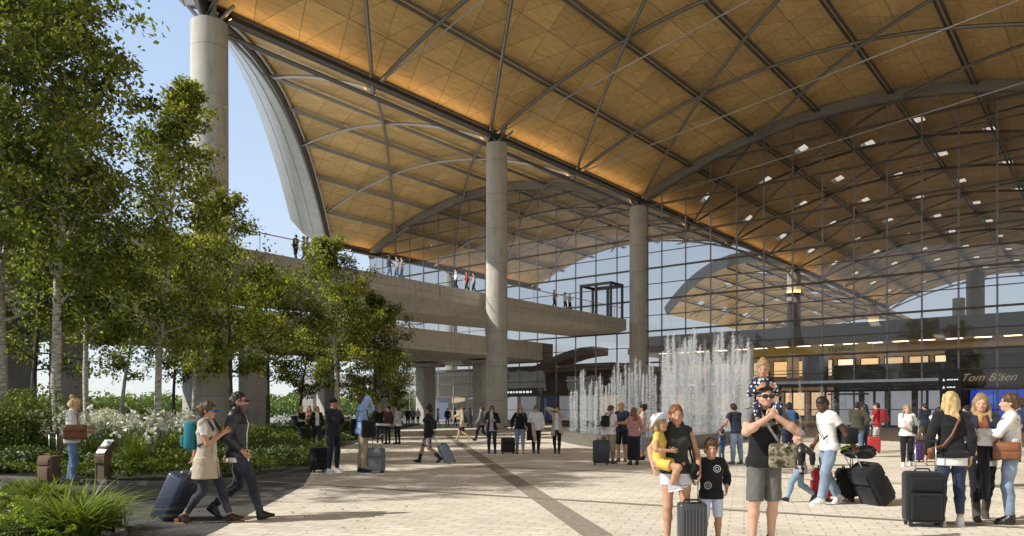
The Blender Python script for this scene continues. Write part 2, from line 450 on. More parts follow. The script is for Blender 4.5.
# ---- entrance canopy in front of the glass, with doors
ent = thing('entrance_canopy', 'long low dark steel entrance canopy with glass doors at the foot of the glass wall', 'entrance', TO, TA)
mb = MB(); mb.beam(L(-1.7, 11, 3.62), L(-1.7, 27, 3.62), 2.8, .34); mb.build('canopy_slab', steel_dk, ent)
MB().beam(L(-3.15, 11, 3.78), L(-3.15, 27, 3.78), .07, .22).build('canopy_lip', steel_lt, ent)
for i in range(5):
    b = 11.4 + i * 3.7; MB().beam(L(-2.9, b, 0), L(-2.9, b, 3.45), .16, .16).build('post', steel_dk, ent)
for i in range(4):
    if i % 2: continue
    d = MB(); b = 11.5 + i * 3.7
    d.quad(L(-2.86, b + .1, .08), L(-2.86, b + 3.2, .08), L(-2.86, b + 3.2, 2.7), L(-2.86, b + .1, 2.7)).build('door', glass_clear, ent)
    MB().beam(L(-2.9, b + .1, 2.78), L(-2.9, b + 3.2, 2.78), .12, .14).build('door_header', steel_dk, ent)

# ---- footbridge into the terminal, and the road deck below it
def deck(name, label, cat, a0, a1, b0, b1, zt, d0, d1, lip, mat, inset):
    t = thing(name, label, cat, TO, TA); n = 10; rings = []
    for i in range(n + 1):
        f = i / n; a = a0 + (a1 - a0) * f; d = d0 + (d1 - d0) * f
        rings.append([L(a, b0, zt), L(a, b0, zt - lip), L(a, b0 - inset * d / d0, zt - d), L(a, b1 + inset * d / d0, zt - d), L(a, b1, zt - lip), L(a, b1, zt), L(a, b1 + .3, zt), L(a, b1 + .3, zt - .35), L(a, b0 - .3, zt - .35), L(a, b0 - .3, zt)])
    MB().loft(rings).build('deck', mat, t)
    return t
brg = deck('footbridge', 'concrete footbridge with glass railing that people cross into the terminal', 'bridge', -88, -.35, -1.25, -8.8, 10.65, 3.7, 1.3, 1.1, conc_dark, 2.4)
for b in (-1.37, -8.68):
    MB().quad(L(-88, b, 10.72), L(-.7, b, 10.72), L(-.7, b, 11.72), L(-88, b, 11.72)).build('railing_glass', glass_clear, brg)
    MB().tube([L(-88, b, 11.75), L(-.7, b, 11.75)], .035, 6).build('handrail', steel_lt, brg)
    for i in range(20):
        MB().beam(L(-86 + i * 4.4, b - .03, 10.7), L(-86 + i * 4.4, b - .03, 11.72), .05, .04).build('railing_post', steel_lt, brg)
for i in range(1, 12): MB().beam(L(-88 + i * 7.6, -1.242, 9.75), L(-88 + i * 7.6, -1.242, 10.6), .03, .02).build('joint', M((.1, .1, .09), .9, key='joint'), brg)
lob = thing('door_lobby', 'dark framed glass door lobby where the footbridge enters the glass wall', 'door', TO, TA)
mb = MB()
for b in (-1.7, -3.4, -5.2):
    for a in (-2.6, -.4): mb.beam(L(a, b, 10.4), L(a, b, 14.0), .2, .2)
for a in (-2.6, -.4): mb.beam(L(a, -1.6, 14.1), L(a, -5.3, 14.1), .25, .25)
for b in (-1.7, -5.2): mb.beam(L(-2.6, b, 14.1), L(-.4, b, 14.1), .2, .25)
mb.build('frame', steel_dk, lob)
g = MB(); g.quad(L(-2.6, -1.7, 10.4), L(-2.6, -5.2, 10.4), L(-2.6, -5.2, 14), L(-2.6, -1.7, 14)); g.quad(L(-2.5, -1.7, 10.4), L(-.5, -1.7, 10.4), L(-.5, -1.7, 14), L(-2.5, -1.7, 14)); g.build('pane', glass_clear, lob)
road = deck('road_viaduct', 'lower concrete road viaduct on piers running below the footbridge', 'viaduct', -110, 2., -12., -27., 8.9, 2.2, 2.0, 1.9, conc_dark, 1.2)
def pier(a, b, wx, wy, z, label, grp):
    x, y = GW(a, b); t = thing('bridge_pier', label, 'pier', (x, y, 0), TA, grp)
    MB().rbox((wx, wy, z), .15, Matrix.Translation((0, 0, z / 2))).build('shaft', concrete, t, smooth=True)
    MB().box((0, 0, z + .19), (wx + .7, wy + 2.2, .38)).build('cap', conc_dark, t)
for i, a in enumerate((-74, -60.5, -47, -33.7, -20, -6.5)):
    pier(a, -15, 1.9, 1.4, 6.35, 'rectangular concrete pier under the front edge of the road viaduct behind the trees', 'front piers of the road viaduct')
    pier(a, -23.5, 1.9, 1.4, 6.35, 'rectangular concrete pier under the rear edge of the road viaduct behind the trees', 'rear piers of the road viaduct')
# far viaduct seen under the bridge
fv = thing('far_viaduct', 'distant grey concrete viaduct crossing behind the columns', 'viaduct', (-14, 128, 0))
MB().box((0, 0, 6.6), (44, 7, 1.6)).build('deck', concrete, fv)
for x in (-20, -9, 3, 14): MB().box((x, 0, 2.9), (1.7, 3, 5.8)).build('pier', concrete, fv)

# ---- interior of the terminal: galleries, shops, sign
def slab(t, name, a0, a1, b0, b1, z0, z1, mat): 
    MB().box(L((a0 + a1) / 2, (b0 + b1) / 2, (z0 + z1) / 2), (a1 - a0, abs(b1 - b0), z1 - z0)).build(name, mat, t)
plaster = M((.62, .54, .43), .7, var=.1, scale=.6, key='plaster')
taupe = M((.44, .37, .285), .7, var=.12, scale=.5, key='taupe_panel')
warm_win = EMIT((1., .80, .50), 2.2, 'lit_shop')
gal = thing('shop_gallery', 'two-storey shop gallery inside the terminal with a yellow fascia and lit windows', 'shops', TO, TA)
slab(gal, 'lower_storey', 42, 62, -22, 64, 0, 5.4, taupe)
slab(gal, 'floor_slab', 38, 62.5, -22.5, 64.5, 5.4, 5.9, plaster)
slab(gal, 'upper_storey', 46, 62, -22, 64, 5.9, 10.6, taupe)
slab(gal, 'attic', 44, 60, -24, 64, 11.5, 13.6, M((.42, .42, .42), .4, .3, key='attic_metal'))
slab(gal, 'roof_slab', 41, 63, -25, 65, 10.6, 11.5, M((.34, .30, .25), .7, key='roof_slab'))
yel = EMIT((.62, .44, .08), .16, 'yellow_fascia')  # faint glow put into the material to brighten the yellow
MB().box(L(41.2, 3.5, 9.95), (.3, 17, .95)).build('yellow_fascia', [yel], gal)
rr = random.Random(3)
for i in range(28):
    b = -20 + i * 3.05
    c = rr.choice([(1., .82, .55), (1., .9, .75), (.85, .9, 1.), (1., .7, .36)])
    f = MB().box(L(45.9, b, 7.6), (.16, 2.5, 2.5)).build('shop_window', steel_dk, gal)
    MB().quad(*[L(45.79, b + x, 7.6 + z) for x, z in ((-1.1, -1.1), (1.1, -1.1), (1.1, 1.1), (-1.1, 1.1))]).build('pane', EMIT(c, round(rr.uniform(.3, 1.4), 1), 'lit_shop'), f)
for i in range(23):
    b = -20 + i * 3.6
    c = rr.choice([(1., .82, .6), (.9, .93, 1.), (1., .72, .4)])
    f = MB().box(L(41.9, b, 2.4), (.16, 3.0, 3.6)).build('shop_window', steel_dk, gal)
    MB().quad(*[L(41.79, b + x, 2.4 + z) for x, z in ((-1.3, -1.6), (1.3, -1.6), (1.3, 1.6), (-1.3, 1.6))]).build('pane', EMIT(c, round(rr.uniform(.2, 1.0), 1), 'lit_shop'), f)
for i in range(26):
    MB().quad(*[L(a, -20 + i * 3.1 + x, 10.585) for a, x in ((42.2, 0), (43.4, 0), (43.4, 1.8), (42.2, 1.8))]).build('fill_downlight', EMIT((1., .80, .55), 9., 'fill_downlight'), gal)  # glowing row added to brighten the upper storey wall and gallery floor
    MB().quad(*[L(a, -20 + i * 3.1 + x, 5.385) for a, x in ((39.2, 0), (40.2, 0), (40.2, 1.5), (39.2, 1.5))]).build('fill_downlight', EMIT((1., .80, .55), 9., 'fill_downlight'), gal)
MB().tube([L(38.2, -12, 6.95), L(38.2, 64, 6.95)], .05, 6).build('handrail', steel_lt, gal)
MB().quad(L(38.2, -12, 5.9), L(38.2, 64, 5.9), L(38.2, 64, 6.9), L(38.2, -12, 6.9)).build('railing_glass', glass_clear, gal)
def text(name, body, size, mat, parent, M4, ext=.02, shear=0., bold=0.):
    cu = bpy.data.curves.new(name, 'FONT'); cu.body = body; cu.size = size; cu.extrude = ext; cu.align_x = 'CENTER'; cu.shear = shear; cu.offset = bold
    o = bpy.data.objects.new(name, cu); COL.objects.link(o)
    dg = bpy.context.evaluated_depsgraph_get(); me = bpy.data.meshes.new_from_object(o.evaluated_get(dg))
    bpy.data.objects.remove(o); bpy.data.curves.remove(cu)
    me.materials.clear(); me.materials.append(mat); me.transform(M4)
    return link(name, me, parent)
def face_m(a, b, z):   # lettering on a plane of constant a, read from the plaza
    return Matrix.Translation(L(a, b, z)) @ Matrix.Rotation(-math.pi / 2, 4, 'Z') @ Matrix.Rotation(math.pi / 2, 4, 'X')
text('fascia_letters', 'YNARGC', .8, M((.12, .09, .05), .6, key='letters'), gal, face_m(41.0, 8, 9.6), .03, bold=.02)
# front shop with the cursive name and blue light
shp = thing('front_shop', 'shop unit behind the glass with a cursive gold name sign and blue-lit window', 'shop', TO, TA)
slab(shp, 'wall', 3., 12, 26.5, 41.5, 0, 5.9, M((.36, .29, .21), .6, key='shop_wall'))
slab(shp, 'ceiling_slab', 2.6, 14, 26.5, 42, 5.9, 6.4, plaster)
MB().quad(*[L(2.97, b, z) for b, z in ((28.2, .5), (41, .5), (41, 3.1), (28.2, 3.1))]).build('display_window', EMIT((.03, .10, .75), .9, 'blue_display'), shp)
mb = MB()
for i in range(9): mb.beam(L(2.9, 28.2 + i * 1.6, .3), L(2.9, 28.2 + i * 1.6, 3.3), .1, .06)
mb.beam(L(2.9, 28, 3.35), L(2.9, 41.3, 3.35), .1, .16); mb.build('window_frame', steel_dk, shp)
for i in range(14):
    b = 28.8 + i * .9; zz = rr.uniform(.9, 2.6)
    MB().box(L(2.93, b, zz), (.02, rr.uniform(.25, .7), rr.uniform(.2, .7))).build('display_item', EMIT(rr.choice([(.05, .3, 1.), (.4, .6, 1.), (.9, .95, 1.), (.01, .02, .1)]), .8, 'display'), shp)
text('name_sign', 'Tom Bläen', .86, EMIT((1., .86, .62), .45, 'gold_script'), shp, face_m(2.8, 29.4, 3.8), .03, shear=.5, bold=-.012)
# dark lobby box between doors and shop
lb = thing('lift_lobby', 'grey glazed lobby box behind the entrance doors', 'lobby', TO, TA)
slab(lb, 'wall', 4, 9, 17.5, 26.3, 0, 5.5, M((.34, .33, .31), .4, .3, key='lobby_metal'))
for i in range(4):
    MB().quad(*[L(3.97, 18 + i * 2.1 + x, z) for x, z in ((0, .2), (1.6, .2), (1.6, 3.2), (0, 3.2))]).build('pane', EMIT((.85, .9, 1.), .45, 'lobby_pane'), lb)
MB().lathe([(1.1, 0), (1.1, 2.4)], L(3.0, 16.2, 3.9)[:3], 20).build('drum', M((.5, .5, .5), .3, .8, key='drum'), lb)
# dark pylon sign on the plaza
x, y = GW(-4, 27.9)
tot = thing('sign_totem', 'black free-standing direction sign totem with white lines and arrows', 'sign', (x, y, 0), TA - math.pi / 2)
MB().box((0, 0, 2.25), (1.3, .3, 4.5)).build('panel', M((.012, .012, .013), .35, key='totem'), tot)
wht = EMIT((.95, .95, .92), .7, 'sign_white')
def front_m(x, y, z): return Matrix.Translation((x, y, z)) @ Matrix.Rotation(math.pi / 2, 4, 'X')
for i, wd in enumerate((.62, .5, .62, .42)):
    z = 3.7 - i * .55
    mb = MB(); mb.add([(-.5, -.155, z - .09), (-.32, -.155, z - .09), (-.41, -.155, z + .11)], [(0, 1, 2)])
    mb.build('arrow', wht, tot)
    mb = MB(); q = random.Random(i); xx = -.2
    while xx < -.2 + wd:
        l = q.uniform(.08, .2); mb.box((xx + l / 2, -.152, z), (l, .006, .09)); xx += l + .04
    mb.build('text_line', wht, tot)
# under-bridge entrance: sign board and dark doorway
ub = thing('wayfinding_board', 'black horizontal wayfinding board on posts under the footbridge', 'sign', (*GW(-6, -12), 0), TA - math.pi / 2)
MB().box((0, 0, 3.35), (9., .3, .8)).build('board', M((.012, .012, .013), .35, key='totem'), ub)
for s in (-4.3, 4.3): MB().box((s, 0, 1.5), (.16, .16, 2.95)).build('post', steel_dk, ub)
mb = MB(); q = random.Random(9); xx = -3.4
while xx < 3.2:
    l = q.uniform(.15, .45); mb.box((xx + l / 2, -.155, 3.35), (l, .012, .2)); xx += l + .14
mb.build('text_line', wht, ub)
mb = MB(); mb.add([(-4.1, -.16, 3.2), (-3.75, -.16, 3.2), (-3.92, -.16, 3.55)], [(0, 1, 2)]).build('arrow', wht, ub)
hall = thing('arrivals_hall', 'dark glazed hall block behind the glass under the footbridge', 'hall', TO, TA)
slab(hall, 'wall', 9, 22, -39, -8, 0, 6.2, taupe)
slab(hall, 'slab', 5, 22.5, -39.5, -6, 6.2, 6.8, plaster)
for i in range(10):
    MB().quad(*[L(8.96, -37 + i * 3 + x, z) for x, z in ((0, .3), (2.4, .3), (2.4, 3.4), (0, 3.4))]).build('pane', EMIT(rr.choice([(.12, .15, .3), (.6, .62, .7), (.9, .7, .42), (.4, .45, .5)]), round(rr.uniform(.2, .8), 1), 'hall_pane'), hall)
mb = MB()   # curved stair soffit
rings = []
for i in range(15):
    f = i / 14; a = 4 + 3 * f; b = -30 + 20 * f; z = 1.5 + 6.5 * (f * f * (3 - 2 * f))
    rings.append([L(a, b, z), L(a + 3.5, b, z), L(a + 3.5, b, z + .9), L(a, b, z + .9)])
mb.loft(rings); st = mb.build('stair_flight', plaster, None, smooth=True); st.location = TO; st.rotation_euler = (0, 0, TA); tag(st, 'pale curved stair flight behind the glass below the footbridge', 'stairs')

# ================================================================== ground
def poly_sheet(name, pts, z, mat, kind='structure'):
    o = MB().quad(*[(x, y, z) for x, y in pts]).build(name, mat); tag(o, kind=kind); return o
BAND = math.atan2(-84, 760)   # plaza band runs 6 degrees left of straight ahead
def paver_mat():
    m, nt, nd, lk, p = nmat('surface_pavers')
    tc = N(nt, 'ShaderNodeTexCoord'); mp = N(nt, 'ShaderNodeMapping'); lk.new(tc.outputs['Object'], mp.inputs[0]); setin(mp, 'Rotation', (0, 0, R(17)))
    br = N(nt, 'ShaderNodeTexBrick', offset=.5); lk.new(mp.outputs[0], br.inputs['Vector'])
    for k, v in (('Scale', 1.), ('Mortar Size', .011), ('Mortar Smooth', .35), ('Bias', 0.), ('Brick Width', .36), ('Row Height', .18)): setin(br, k, v)
    br.inputs['Color1'].default_value = (.84, .78, .66, 1); br.inputs['Color2'].default_value = (.72, .655, .54, 1); br.inputs['Mortar'].default_value = (.50, .455, .375, 1)
    n1 = N(nt, 'ShaderNodeTexNoise', i_Scale=.22, i_Detail=6., i_Roughness=.65); lk.new(tc.outputs['Object'], n1.inputs['Vector'])
    n2 = N(nt, 'ShaderNodeTexNoise', i_Scale=9., i_Detail=6., i_Roughness=.7); lk.new(tc.outputs['Object'], n2.inputs['Vector'])
    n4 = N(nt, 'ShaderNodeTexNoise', i_Scale=1.1, i_Detail=7., i_Roughness=.75, i_Distortion=.5); lk.new(tc.outputs['Object'], n4.inputs['Vector'])
    v = mth(nt, 'ADD', mth(nt, 'MULTIPLY', n1.outputs[0], .40), mth(nt, 'ADD', mth(nt, 'MULTIPLY', n2.outputs[0], .34), .38)); v = mth(nt, 'ADD', v, mth(nt, 'MULTIPLY', n4.outputs[0], .52))
    hs = N(nt, 'ShaderNodeHueSaturation'); lk.new(br.outputs[0], hs.inputs['Color']); lk.new(v, hs.inputs['Value'])
    vo = N(nt, 'ShaderNodeTexVoronoi', i_Scale=1.7); lk.new(tc.outputs['Object'], vo.inputs['Vector'])
    gum = mth(nt, 'MULTIPLY', mth(nt, 'LESS_THAN', vo.outputs['Distance'], .034), .5)
    n5 = N(nt, 'ShaderNodeTexNoise', i_Scale=.55, i_Detail=8., i_Roughness=.8, i_Distortion=1.2); lk.new(tc.outputs['Object'], n5.inputs['Vector'])
    st = ramp(nt, n5.outputs[0], [(.55, (0, 0, 0)), (.68, (.32, .32, .32))])
    cc = mixc(nt, st, mixc(nt, gum, hs.outputs[0], (.13, .115, .095)), (.30, .26, .20))
    lk.new(cc, p.inputs['Base Color'])
    lk.new(ramp(nt, n1.outputs[0], [(.35, (.45,) * 3), (.7, (.75,) * 3)]), p.inputs['Roughness'])
    b1 = N(nt, 'ShaderNodeBump', i_Strength=.5, i_Distance=.008, invert=True); lk.new(br.outputs['Fac'], b1.inputs['Height'])
    b2 = N(nt, 'ShaderNodeBump', i_Strength=.25, i_Distance=.006); lk.new(n2.outputs[0], b2.inputs['Height']); lk.new(b1.outputs[0], b2.inputs['Normal'])
    lk.new(b2.outputs[0], p.inputs['Normal'])
    return m
pavers = paver_mat()
o = MB().quad((-3000, -300, -.012), (3000, -300, -.012), (3000, 5000, -.012), (-3000, 5000, -.012)).build('ground', M((.36, .33, .27), .95, var=.25, scale=.05, key='ground')); tag(o, kind='structure')
poly_sheet('plaza', [(-60, -30), (120, -30), (160, 220), (-14, 220), (-14, 95), (-60, 95)], 0., pavers)
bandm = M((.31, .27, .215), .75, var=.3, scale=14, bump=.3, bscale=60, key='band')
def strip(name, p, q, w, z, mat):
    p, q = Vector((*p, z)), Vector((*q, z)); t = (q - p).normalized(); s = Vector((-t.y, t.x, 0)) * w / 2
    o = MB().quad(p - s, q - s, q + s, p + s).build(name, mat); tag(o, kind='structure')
strip('plaza_band', gp(598, 536), gp(447, 435), .36, .004, bandm)
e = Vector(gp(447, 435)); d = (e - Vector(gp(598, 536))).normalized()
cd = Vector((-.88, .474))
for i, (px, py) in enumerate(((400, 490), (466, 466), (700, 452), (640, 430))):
    c = Vector(gp(px, py)); strip('plaza_band', c + cd * 30, c - cd * 60, (.13, .09, .12, .2)[i], .008, bandm)  # thin dark strips laid across the plaza
asphalt = M((.085, .082, .078), .9, var=.3, scale=3, bump=.4, bscale=120, key='path')
poly_sheet('path', [(-30, 11.6), (-9, 12.2), (-6.9, 10.2), (-5., 8.), (-4.5, 2), (-3.2, 2), (-3.5, 9), (-3.95, 14.4), (-4.9, 18.8), (-6.9, 19), (-12, 18), (-30, 17.6)], .004, asphalt)
soil = M((.035, .04, .018), .95, var=.4, scale=2.5, bump=.6, bscale=14, key='soil')
BED = [(-60, 17.2), (-10.8, 16.15), (-7., 14.75), (-5.5, 15.9), (-5.0, 18.3), (-6.7, 27.7), (-8.0, 45), (-9.6, 77), (-11, 92), (-60, 92)]
FBED = [(-22, 14.6), (-9.6, 14.2), (-8.4, 13.7), (-6.3, 11.2), (-4.5, 8.6), (-3.9, 5), (-3.9, 1), (-22, 1)]
kerb_m = M((.15, .14, .125), .9, var=.3, scale=5, bump=.3, bscale=40, key='kerb_stone')
def kerb(name, pts, wd, h, label):
    P = [Vector((x, y, 0)) for x, y in pts]; rings = []
    for i, p in enumerate(P):
        t = (P[min(i + 1, len(P) - 1)] - P[max(i - 1, 0)]).normalized(); s = Vector((-t.y, t.x, 0)) * wd / 2
        rings.append([p - s, p - s + Vector((0, 0, h)), p + s + Vector((0, 0, h)), p + s])
    o = MB().loft(rings).build(name, kerb_m); tag(o, label, 'kerb')
kerb('stone_kerb', [(-40, 17.05), (-10.8, 16.0), (-7., 14.6), (-5.4, 15.8), (-4.9, 18.3), (-6.6, 27.7), (-7.9, 45), (-9.5, 77), (-10.9, 92)], .09, .06, 'dark stone kerb round the large planting bed under the trees')
kerb('stone_kerb', [(-22, 14.75), (-9.6, 14.3), (-8.3, 13.8), (-6.2, 11.25), (-4.4, 8.6), (-3.8, 5), (-3.8, 1)], .09, .06, 'dark stone kerb round the near planting bed in the left corner')
poly_sheet('planting_soil', BED, .03, soil); poly_sheet('planting_soil', FBED, .03, soil)
# ================================================================== plants
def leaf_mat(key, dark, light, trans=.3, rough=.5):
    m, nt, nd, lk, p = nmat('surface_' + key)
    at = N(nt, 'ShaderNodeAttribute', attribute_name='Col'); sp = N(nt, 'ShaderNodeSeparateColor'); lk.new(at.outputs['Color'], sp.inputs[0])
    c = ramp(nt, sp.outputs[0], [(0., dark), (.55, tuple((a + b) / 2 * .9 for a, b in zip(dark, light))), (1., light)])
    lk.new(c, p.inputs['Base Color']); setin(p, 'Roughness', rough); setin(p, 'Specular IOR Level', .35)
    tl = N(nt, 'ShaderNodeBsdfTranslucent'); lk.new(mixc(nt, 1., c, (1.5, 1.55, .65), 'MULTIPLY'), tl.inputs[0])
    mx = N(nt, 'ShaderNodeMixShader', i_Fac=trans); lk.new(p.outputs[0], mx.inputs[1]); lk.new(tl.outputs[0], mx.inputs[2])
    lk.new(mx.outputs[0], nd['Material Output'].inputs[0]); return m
leaf_tree = leaf_mat('tree_leaves', (.036, .056, .014), (.46, .48, .11), .5)
leaf_dark = leaf_mat('dark_tree_leaves', (.028, .046, .012), (.33, .36, .085), .48)
leaf_bush = leaf_mat('bush_leaves', (.03, .062, .012), (.24, .30, .045), .25)
leaf_jun = leaf_mat('juniper_leaves', (.028, .055, .02), (.17, .23, .07), .15)
leaf_lime = leaf_mat('sedum_leaves', (.06, .13, .02), (.44, .56, .08), .25)
blade_m = leaf_mat('grass_blades', (.05, .10, .015), (.36, .44, .08), .25, .4)
petal_m = leaf_mat('white_petals', (.62, .62, .60), (.95, .95, .93), .2, .6)
bark_lt = M((.48, .45, .39), .85, var=.8, scale=4, bump=.5, bscale=20, key='birch_bark', stretch=(1.5, 1.5, 6))
bark_dk = M((.075, .062, .048), .9, var=.5, scale=6, bump=.6, bscale=24, key='dark_bark', stretch=(3, 3, .8))

def leaves(P, size, rg, nrm=None, tone=None, asp=.55, fold=.18, droop=0.):
    """rhombic folded leaves at points P -> V (n*4), F (n), colours"""
    n = len(P)
    d = rg.normal(size=(n, 3)); d[:, 2] -= droop; d /= np.linalg.norm(d, axis=1)[:, None] + 1e-9
    u = rg.normal(size=(n, 3)) * .8
    u[:, 2] += .7
    if nrm is not None: u += nrm
    u -= d * np.sum(u * d, 1)[:, None]; u /= np.linalg.norm(u, axis=1)[:, None] + 1e-9
    s = np.cross(d, u); L_ = (size * rg.uniform(.65, 1.3, n))[:, None]
    A = P - d * L_ * .5; C = P + d * L_ * .5
    B = P + s * L_ * asp * .5 + u * L_ * fold * .5; D = P - s * L_ * asp * .5 + u * L_ * fold * .5
    V = np.stack([A, B, C, D], 1).reshape(-1, 3)
    F = np.arange(n * 4).reshape(n, 4)
    t = rg.uniform(0, 1, n) if tone is None else np.clip(tone + rg.normal(size=n) * .2, 0, 1)
    Cc = np.repeat(np.stack([t, t, t, np.ones(n)], 1), 4, 0)
    return V, F, Cc
def limb(p, d, ln, r0, r1, n, rg, wob=.12, up=.05):
    pts = [np.array(p, float)]; d = np.array(d, float); d /= np.linalg.norm(d)
    for i in range(n):
        d = d + rg.normal(size=3) * wob; d[2] += up; d /= np.linalg.norm(d); pts.append(pts[-1] + d * ln / n)
    return pts, [r0 + (r1 - r0) * i / n for i in range(n + 1)]
def tree(x, y, h, r, clear, nl, seed, label, lean=(0, 0), leaf=.12, mat=None, bark=None, tr=.11, dens=1., group=None, droop=.3, stems=1, shape=1.):
    rg = np.random.default_rng(seed); nl = int(nl * .62)
    t = thing('broadleaf_tree', label, 'tree', (x, y, 0), 0, group)
    mb = MB(); clumps = []
    for st in range(stems):
        d0 = np.array([lean[0] + (rg.normal() * .12 if stems > 1 else 0), lean[1] + (rg.normal() * .12 if stems > 1 else 0), 1.])
        base = np.array([rg.normal() * .25, rg.normal() * .25, -.05]) if stems > 1 else np.array([0, 0, -.05])
        hh = h * (1 if st == 0 else rg.uniform(.75, .95))
        tp, trr = limb(base, d0, hh * .97, tr * (1 if st == 0 else .75), .012, 16, rg, .035, .05)
        trr[0] *= 1.35
        mb.tube(tp, trr, 9)
        nb = int(26 * dens / stems) + 5
        for i in range(nb):
            f = clear / h + (1 - clear / h) * ((i + rg.uniform(0, 1)) / nb) ** .9
            k = min(15, int(f * 16)); q = f * 16 - k
            p = tp[k] * (1 - q) + tp[k + 1] * q
            g = (f - clear / h) / (1 - clear / h)
            prof = (math.sin(math.pi * (g * .82 + .14) ** shape)) ** .8
            ln = r * max(.22, prof) * rg.uniform(.65, 1.2)
            an = i * 2.399 + rg.uniform(-.5, .5)
            el = .35 + .75 * g
            dd = np.array([math.cos(an), math.sin(an), el])
            bp, br = limb(p, dd, ln, max(.014, trr[k] * .42), .006, 6, rg, .13, .02)
            mb.tube(bp, br, 5, cap=False)
            for j in range(2, 7):
                clumps.append((bp[j], min(.36, .14 * ln + .12)))
                if j % 2 == 0 or j == 6:
                    for _ in range(2):
                        d2 = np.array(bp[j]) - np.array(bp[j - 1]); d2 = d2 / np.linalg.norm(d2) + rg.normal(size=3) * .7
                        sp, sr = limb(bp[j], d2, ln * .38, .009, .004, 3, rg, .2, -.02)
                        mb.tube(sp, sr, 4, cap=False)
                        clumps += [(sp[2], min(.3, .12 * ln + .09)), (sp[3], min(.28, .11 * ln + .09))]
    mb.build('trunk', bark or bark_lt, t, smooth='all')
    ctr = np.array([c for c, _ in clumps]); sg = np.array([s for _, s in clumps])
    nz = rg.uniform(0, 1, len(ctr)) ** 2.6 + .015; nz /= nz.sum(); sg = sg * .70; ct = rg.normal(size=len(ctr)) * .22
    idx = rg.choice(len(ctr), nl, p=nz)
    P = ctr[idx] + rg.normal(size=(nl, 3)) * sg[idx][:, None] * np.array([1, 1, .75])
    ok = P[:, 2] > clear * .6; P = P[ok]; idx = idx[ok]
    tone = .46 + ct[idx] + .14 * np.sin(P[:, 2] * 2.3 + seed) + .10 * P[:, 2] / h  # clump tone contrast paints sunlit patches into the crown; tops are lightened too
    leaf_ = leaf * 1.12
    V, Fq, Cc = leaves(P, leaf_, rg, None, tone, droop=droop)
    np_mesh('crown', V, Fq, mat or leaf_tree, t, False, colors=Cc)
    return t
def px_tree(px, Y, *a, **k): return tree((px - 512) / F_PX * Y, Y, *a, **k)
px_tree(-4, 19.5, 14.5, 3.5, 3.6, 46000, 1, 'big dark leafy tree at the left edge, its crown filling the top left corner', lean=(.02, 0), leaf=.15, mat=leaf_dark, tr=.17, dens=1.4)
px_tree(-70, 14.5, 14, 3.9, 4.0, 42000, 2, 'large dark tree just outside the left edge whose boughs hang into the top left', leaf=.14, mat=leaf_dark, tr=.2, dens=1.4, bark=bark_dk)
tree(-13.2, 10.9, 11.8, 2.8, 4.6, 17000, 31, 'tree left of the picture edge that shades the path, nearest the couple', leaf=.15, tr=.16)
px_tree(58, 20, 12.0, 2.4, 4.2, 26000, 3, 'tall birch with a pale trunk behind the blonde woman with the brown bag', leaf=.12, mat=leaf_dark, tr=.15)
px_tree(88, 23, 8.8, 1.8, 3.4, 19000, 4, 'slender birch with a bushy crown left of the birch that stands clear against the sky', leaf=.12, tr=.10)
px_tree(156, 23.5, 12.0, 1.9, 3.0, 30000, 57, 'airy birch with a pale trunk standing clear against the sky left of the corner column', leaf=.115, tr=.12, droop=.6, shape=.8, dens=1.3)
px_tree(118, 33, 9.0, 1.9, 3.0, 11000, 6, 'thin birch farther back between the two front birches', leaf=.14, tr=.1)
px_tree(192, 28, 8.0, 1.7, 2.6, 15000, 7, 'small leaning birch in front of the foot of the corner column', lean=(.06, 0), leaf=.13, tr=.09)
px_tree(236, 31, 10.0, 2.0, 3.0, 20000, 8, 'bushy green tree right beside the corner column, behind the walking couple', leaf=.13, tr=.12, bark=bark_dk)
px_tree(268, 37, 8.6, 1.7, 2.8, 14000, 9, 'rounded tree in front of the footbridge left of the light green tree', leaf=.14, tr=.12, bark=bark_dk)
px_tree(338, 38, 10.0, 2.4, 2.2, 26000, 10, 'light green bushy tree in front of the footbridge, pointed at the top', leaf=.135, tr=.13, shape=.9)
px_tree(374, 43, 7.8, 2.3, 2.0, 24000, 12, 'dark green rounded tree at the right end of the row before the footbridge', leaf=.14, mat=leaf_dark, tr=.13, bark=bark_dk, shape=.9)
px_tree(298, 47, 7.6, 2.0, 2.2, 9000, 13, 'low tree behind the light green tree under the footbridge', leaf=.16, mat=leaf_dark, tr=.1, bark=bark_dk)
px_tree(206, 44, 7.5, 2.0, 2.4, 7000, 14, 'slim tree behind the corner column in the shade of the viaduct', leaf=.16, mat=leaf_dark, tr=.1, bark=bark_dk)
px_tree(176, 38, 8.0, 1.7, 2.8, 6000, 15, 'slim tree right of the sky-lit birch in the second row', leaf=.15, mat=leaf_dark, tr=.1, bark=bark_dk)
px_tree(30, 27, 9.5, 2.6, 2.8, 12000, 16, 'shaded tree in the second row at far left before the viaduct', leaf=.14, mat=leaf_dark, tr=.12, bark=bark_dk)
px_tree(398, 62, 6.2, 1.6, 1.6, 6000, 17, 'small far tree right of the dark rounded tree', leaf=.17, mat=leaf_dark, tr=.1, bark=bark_dk)

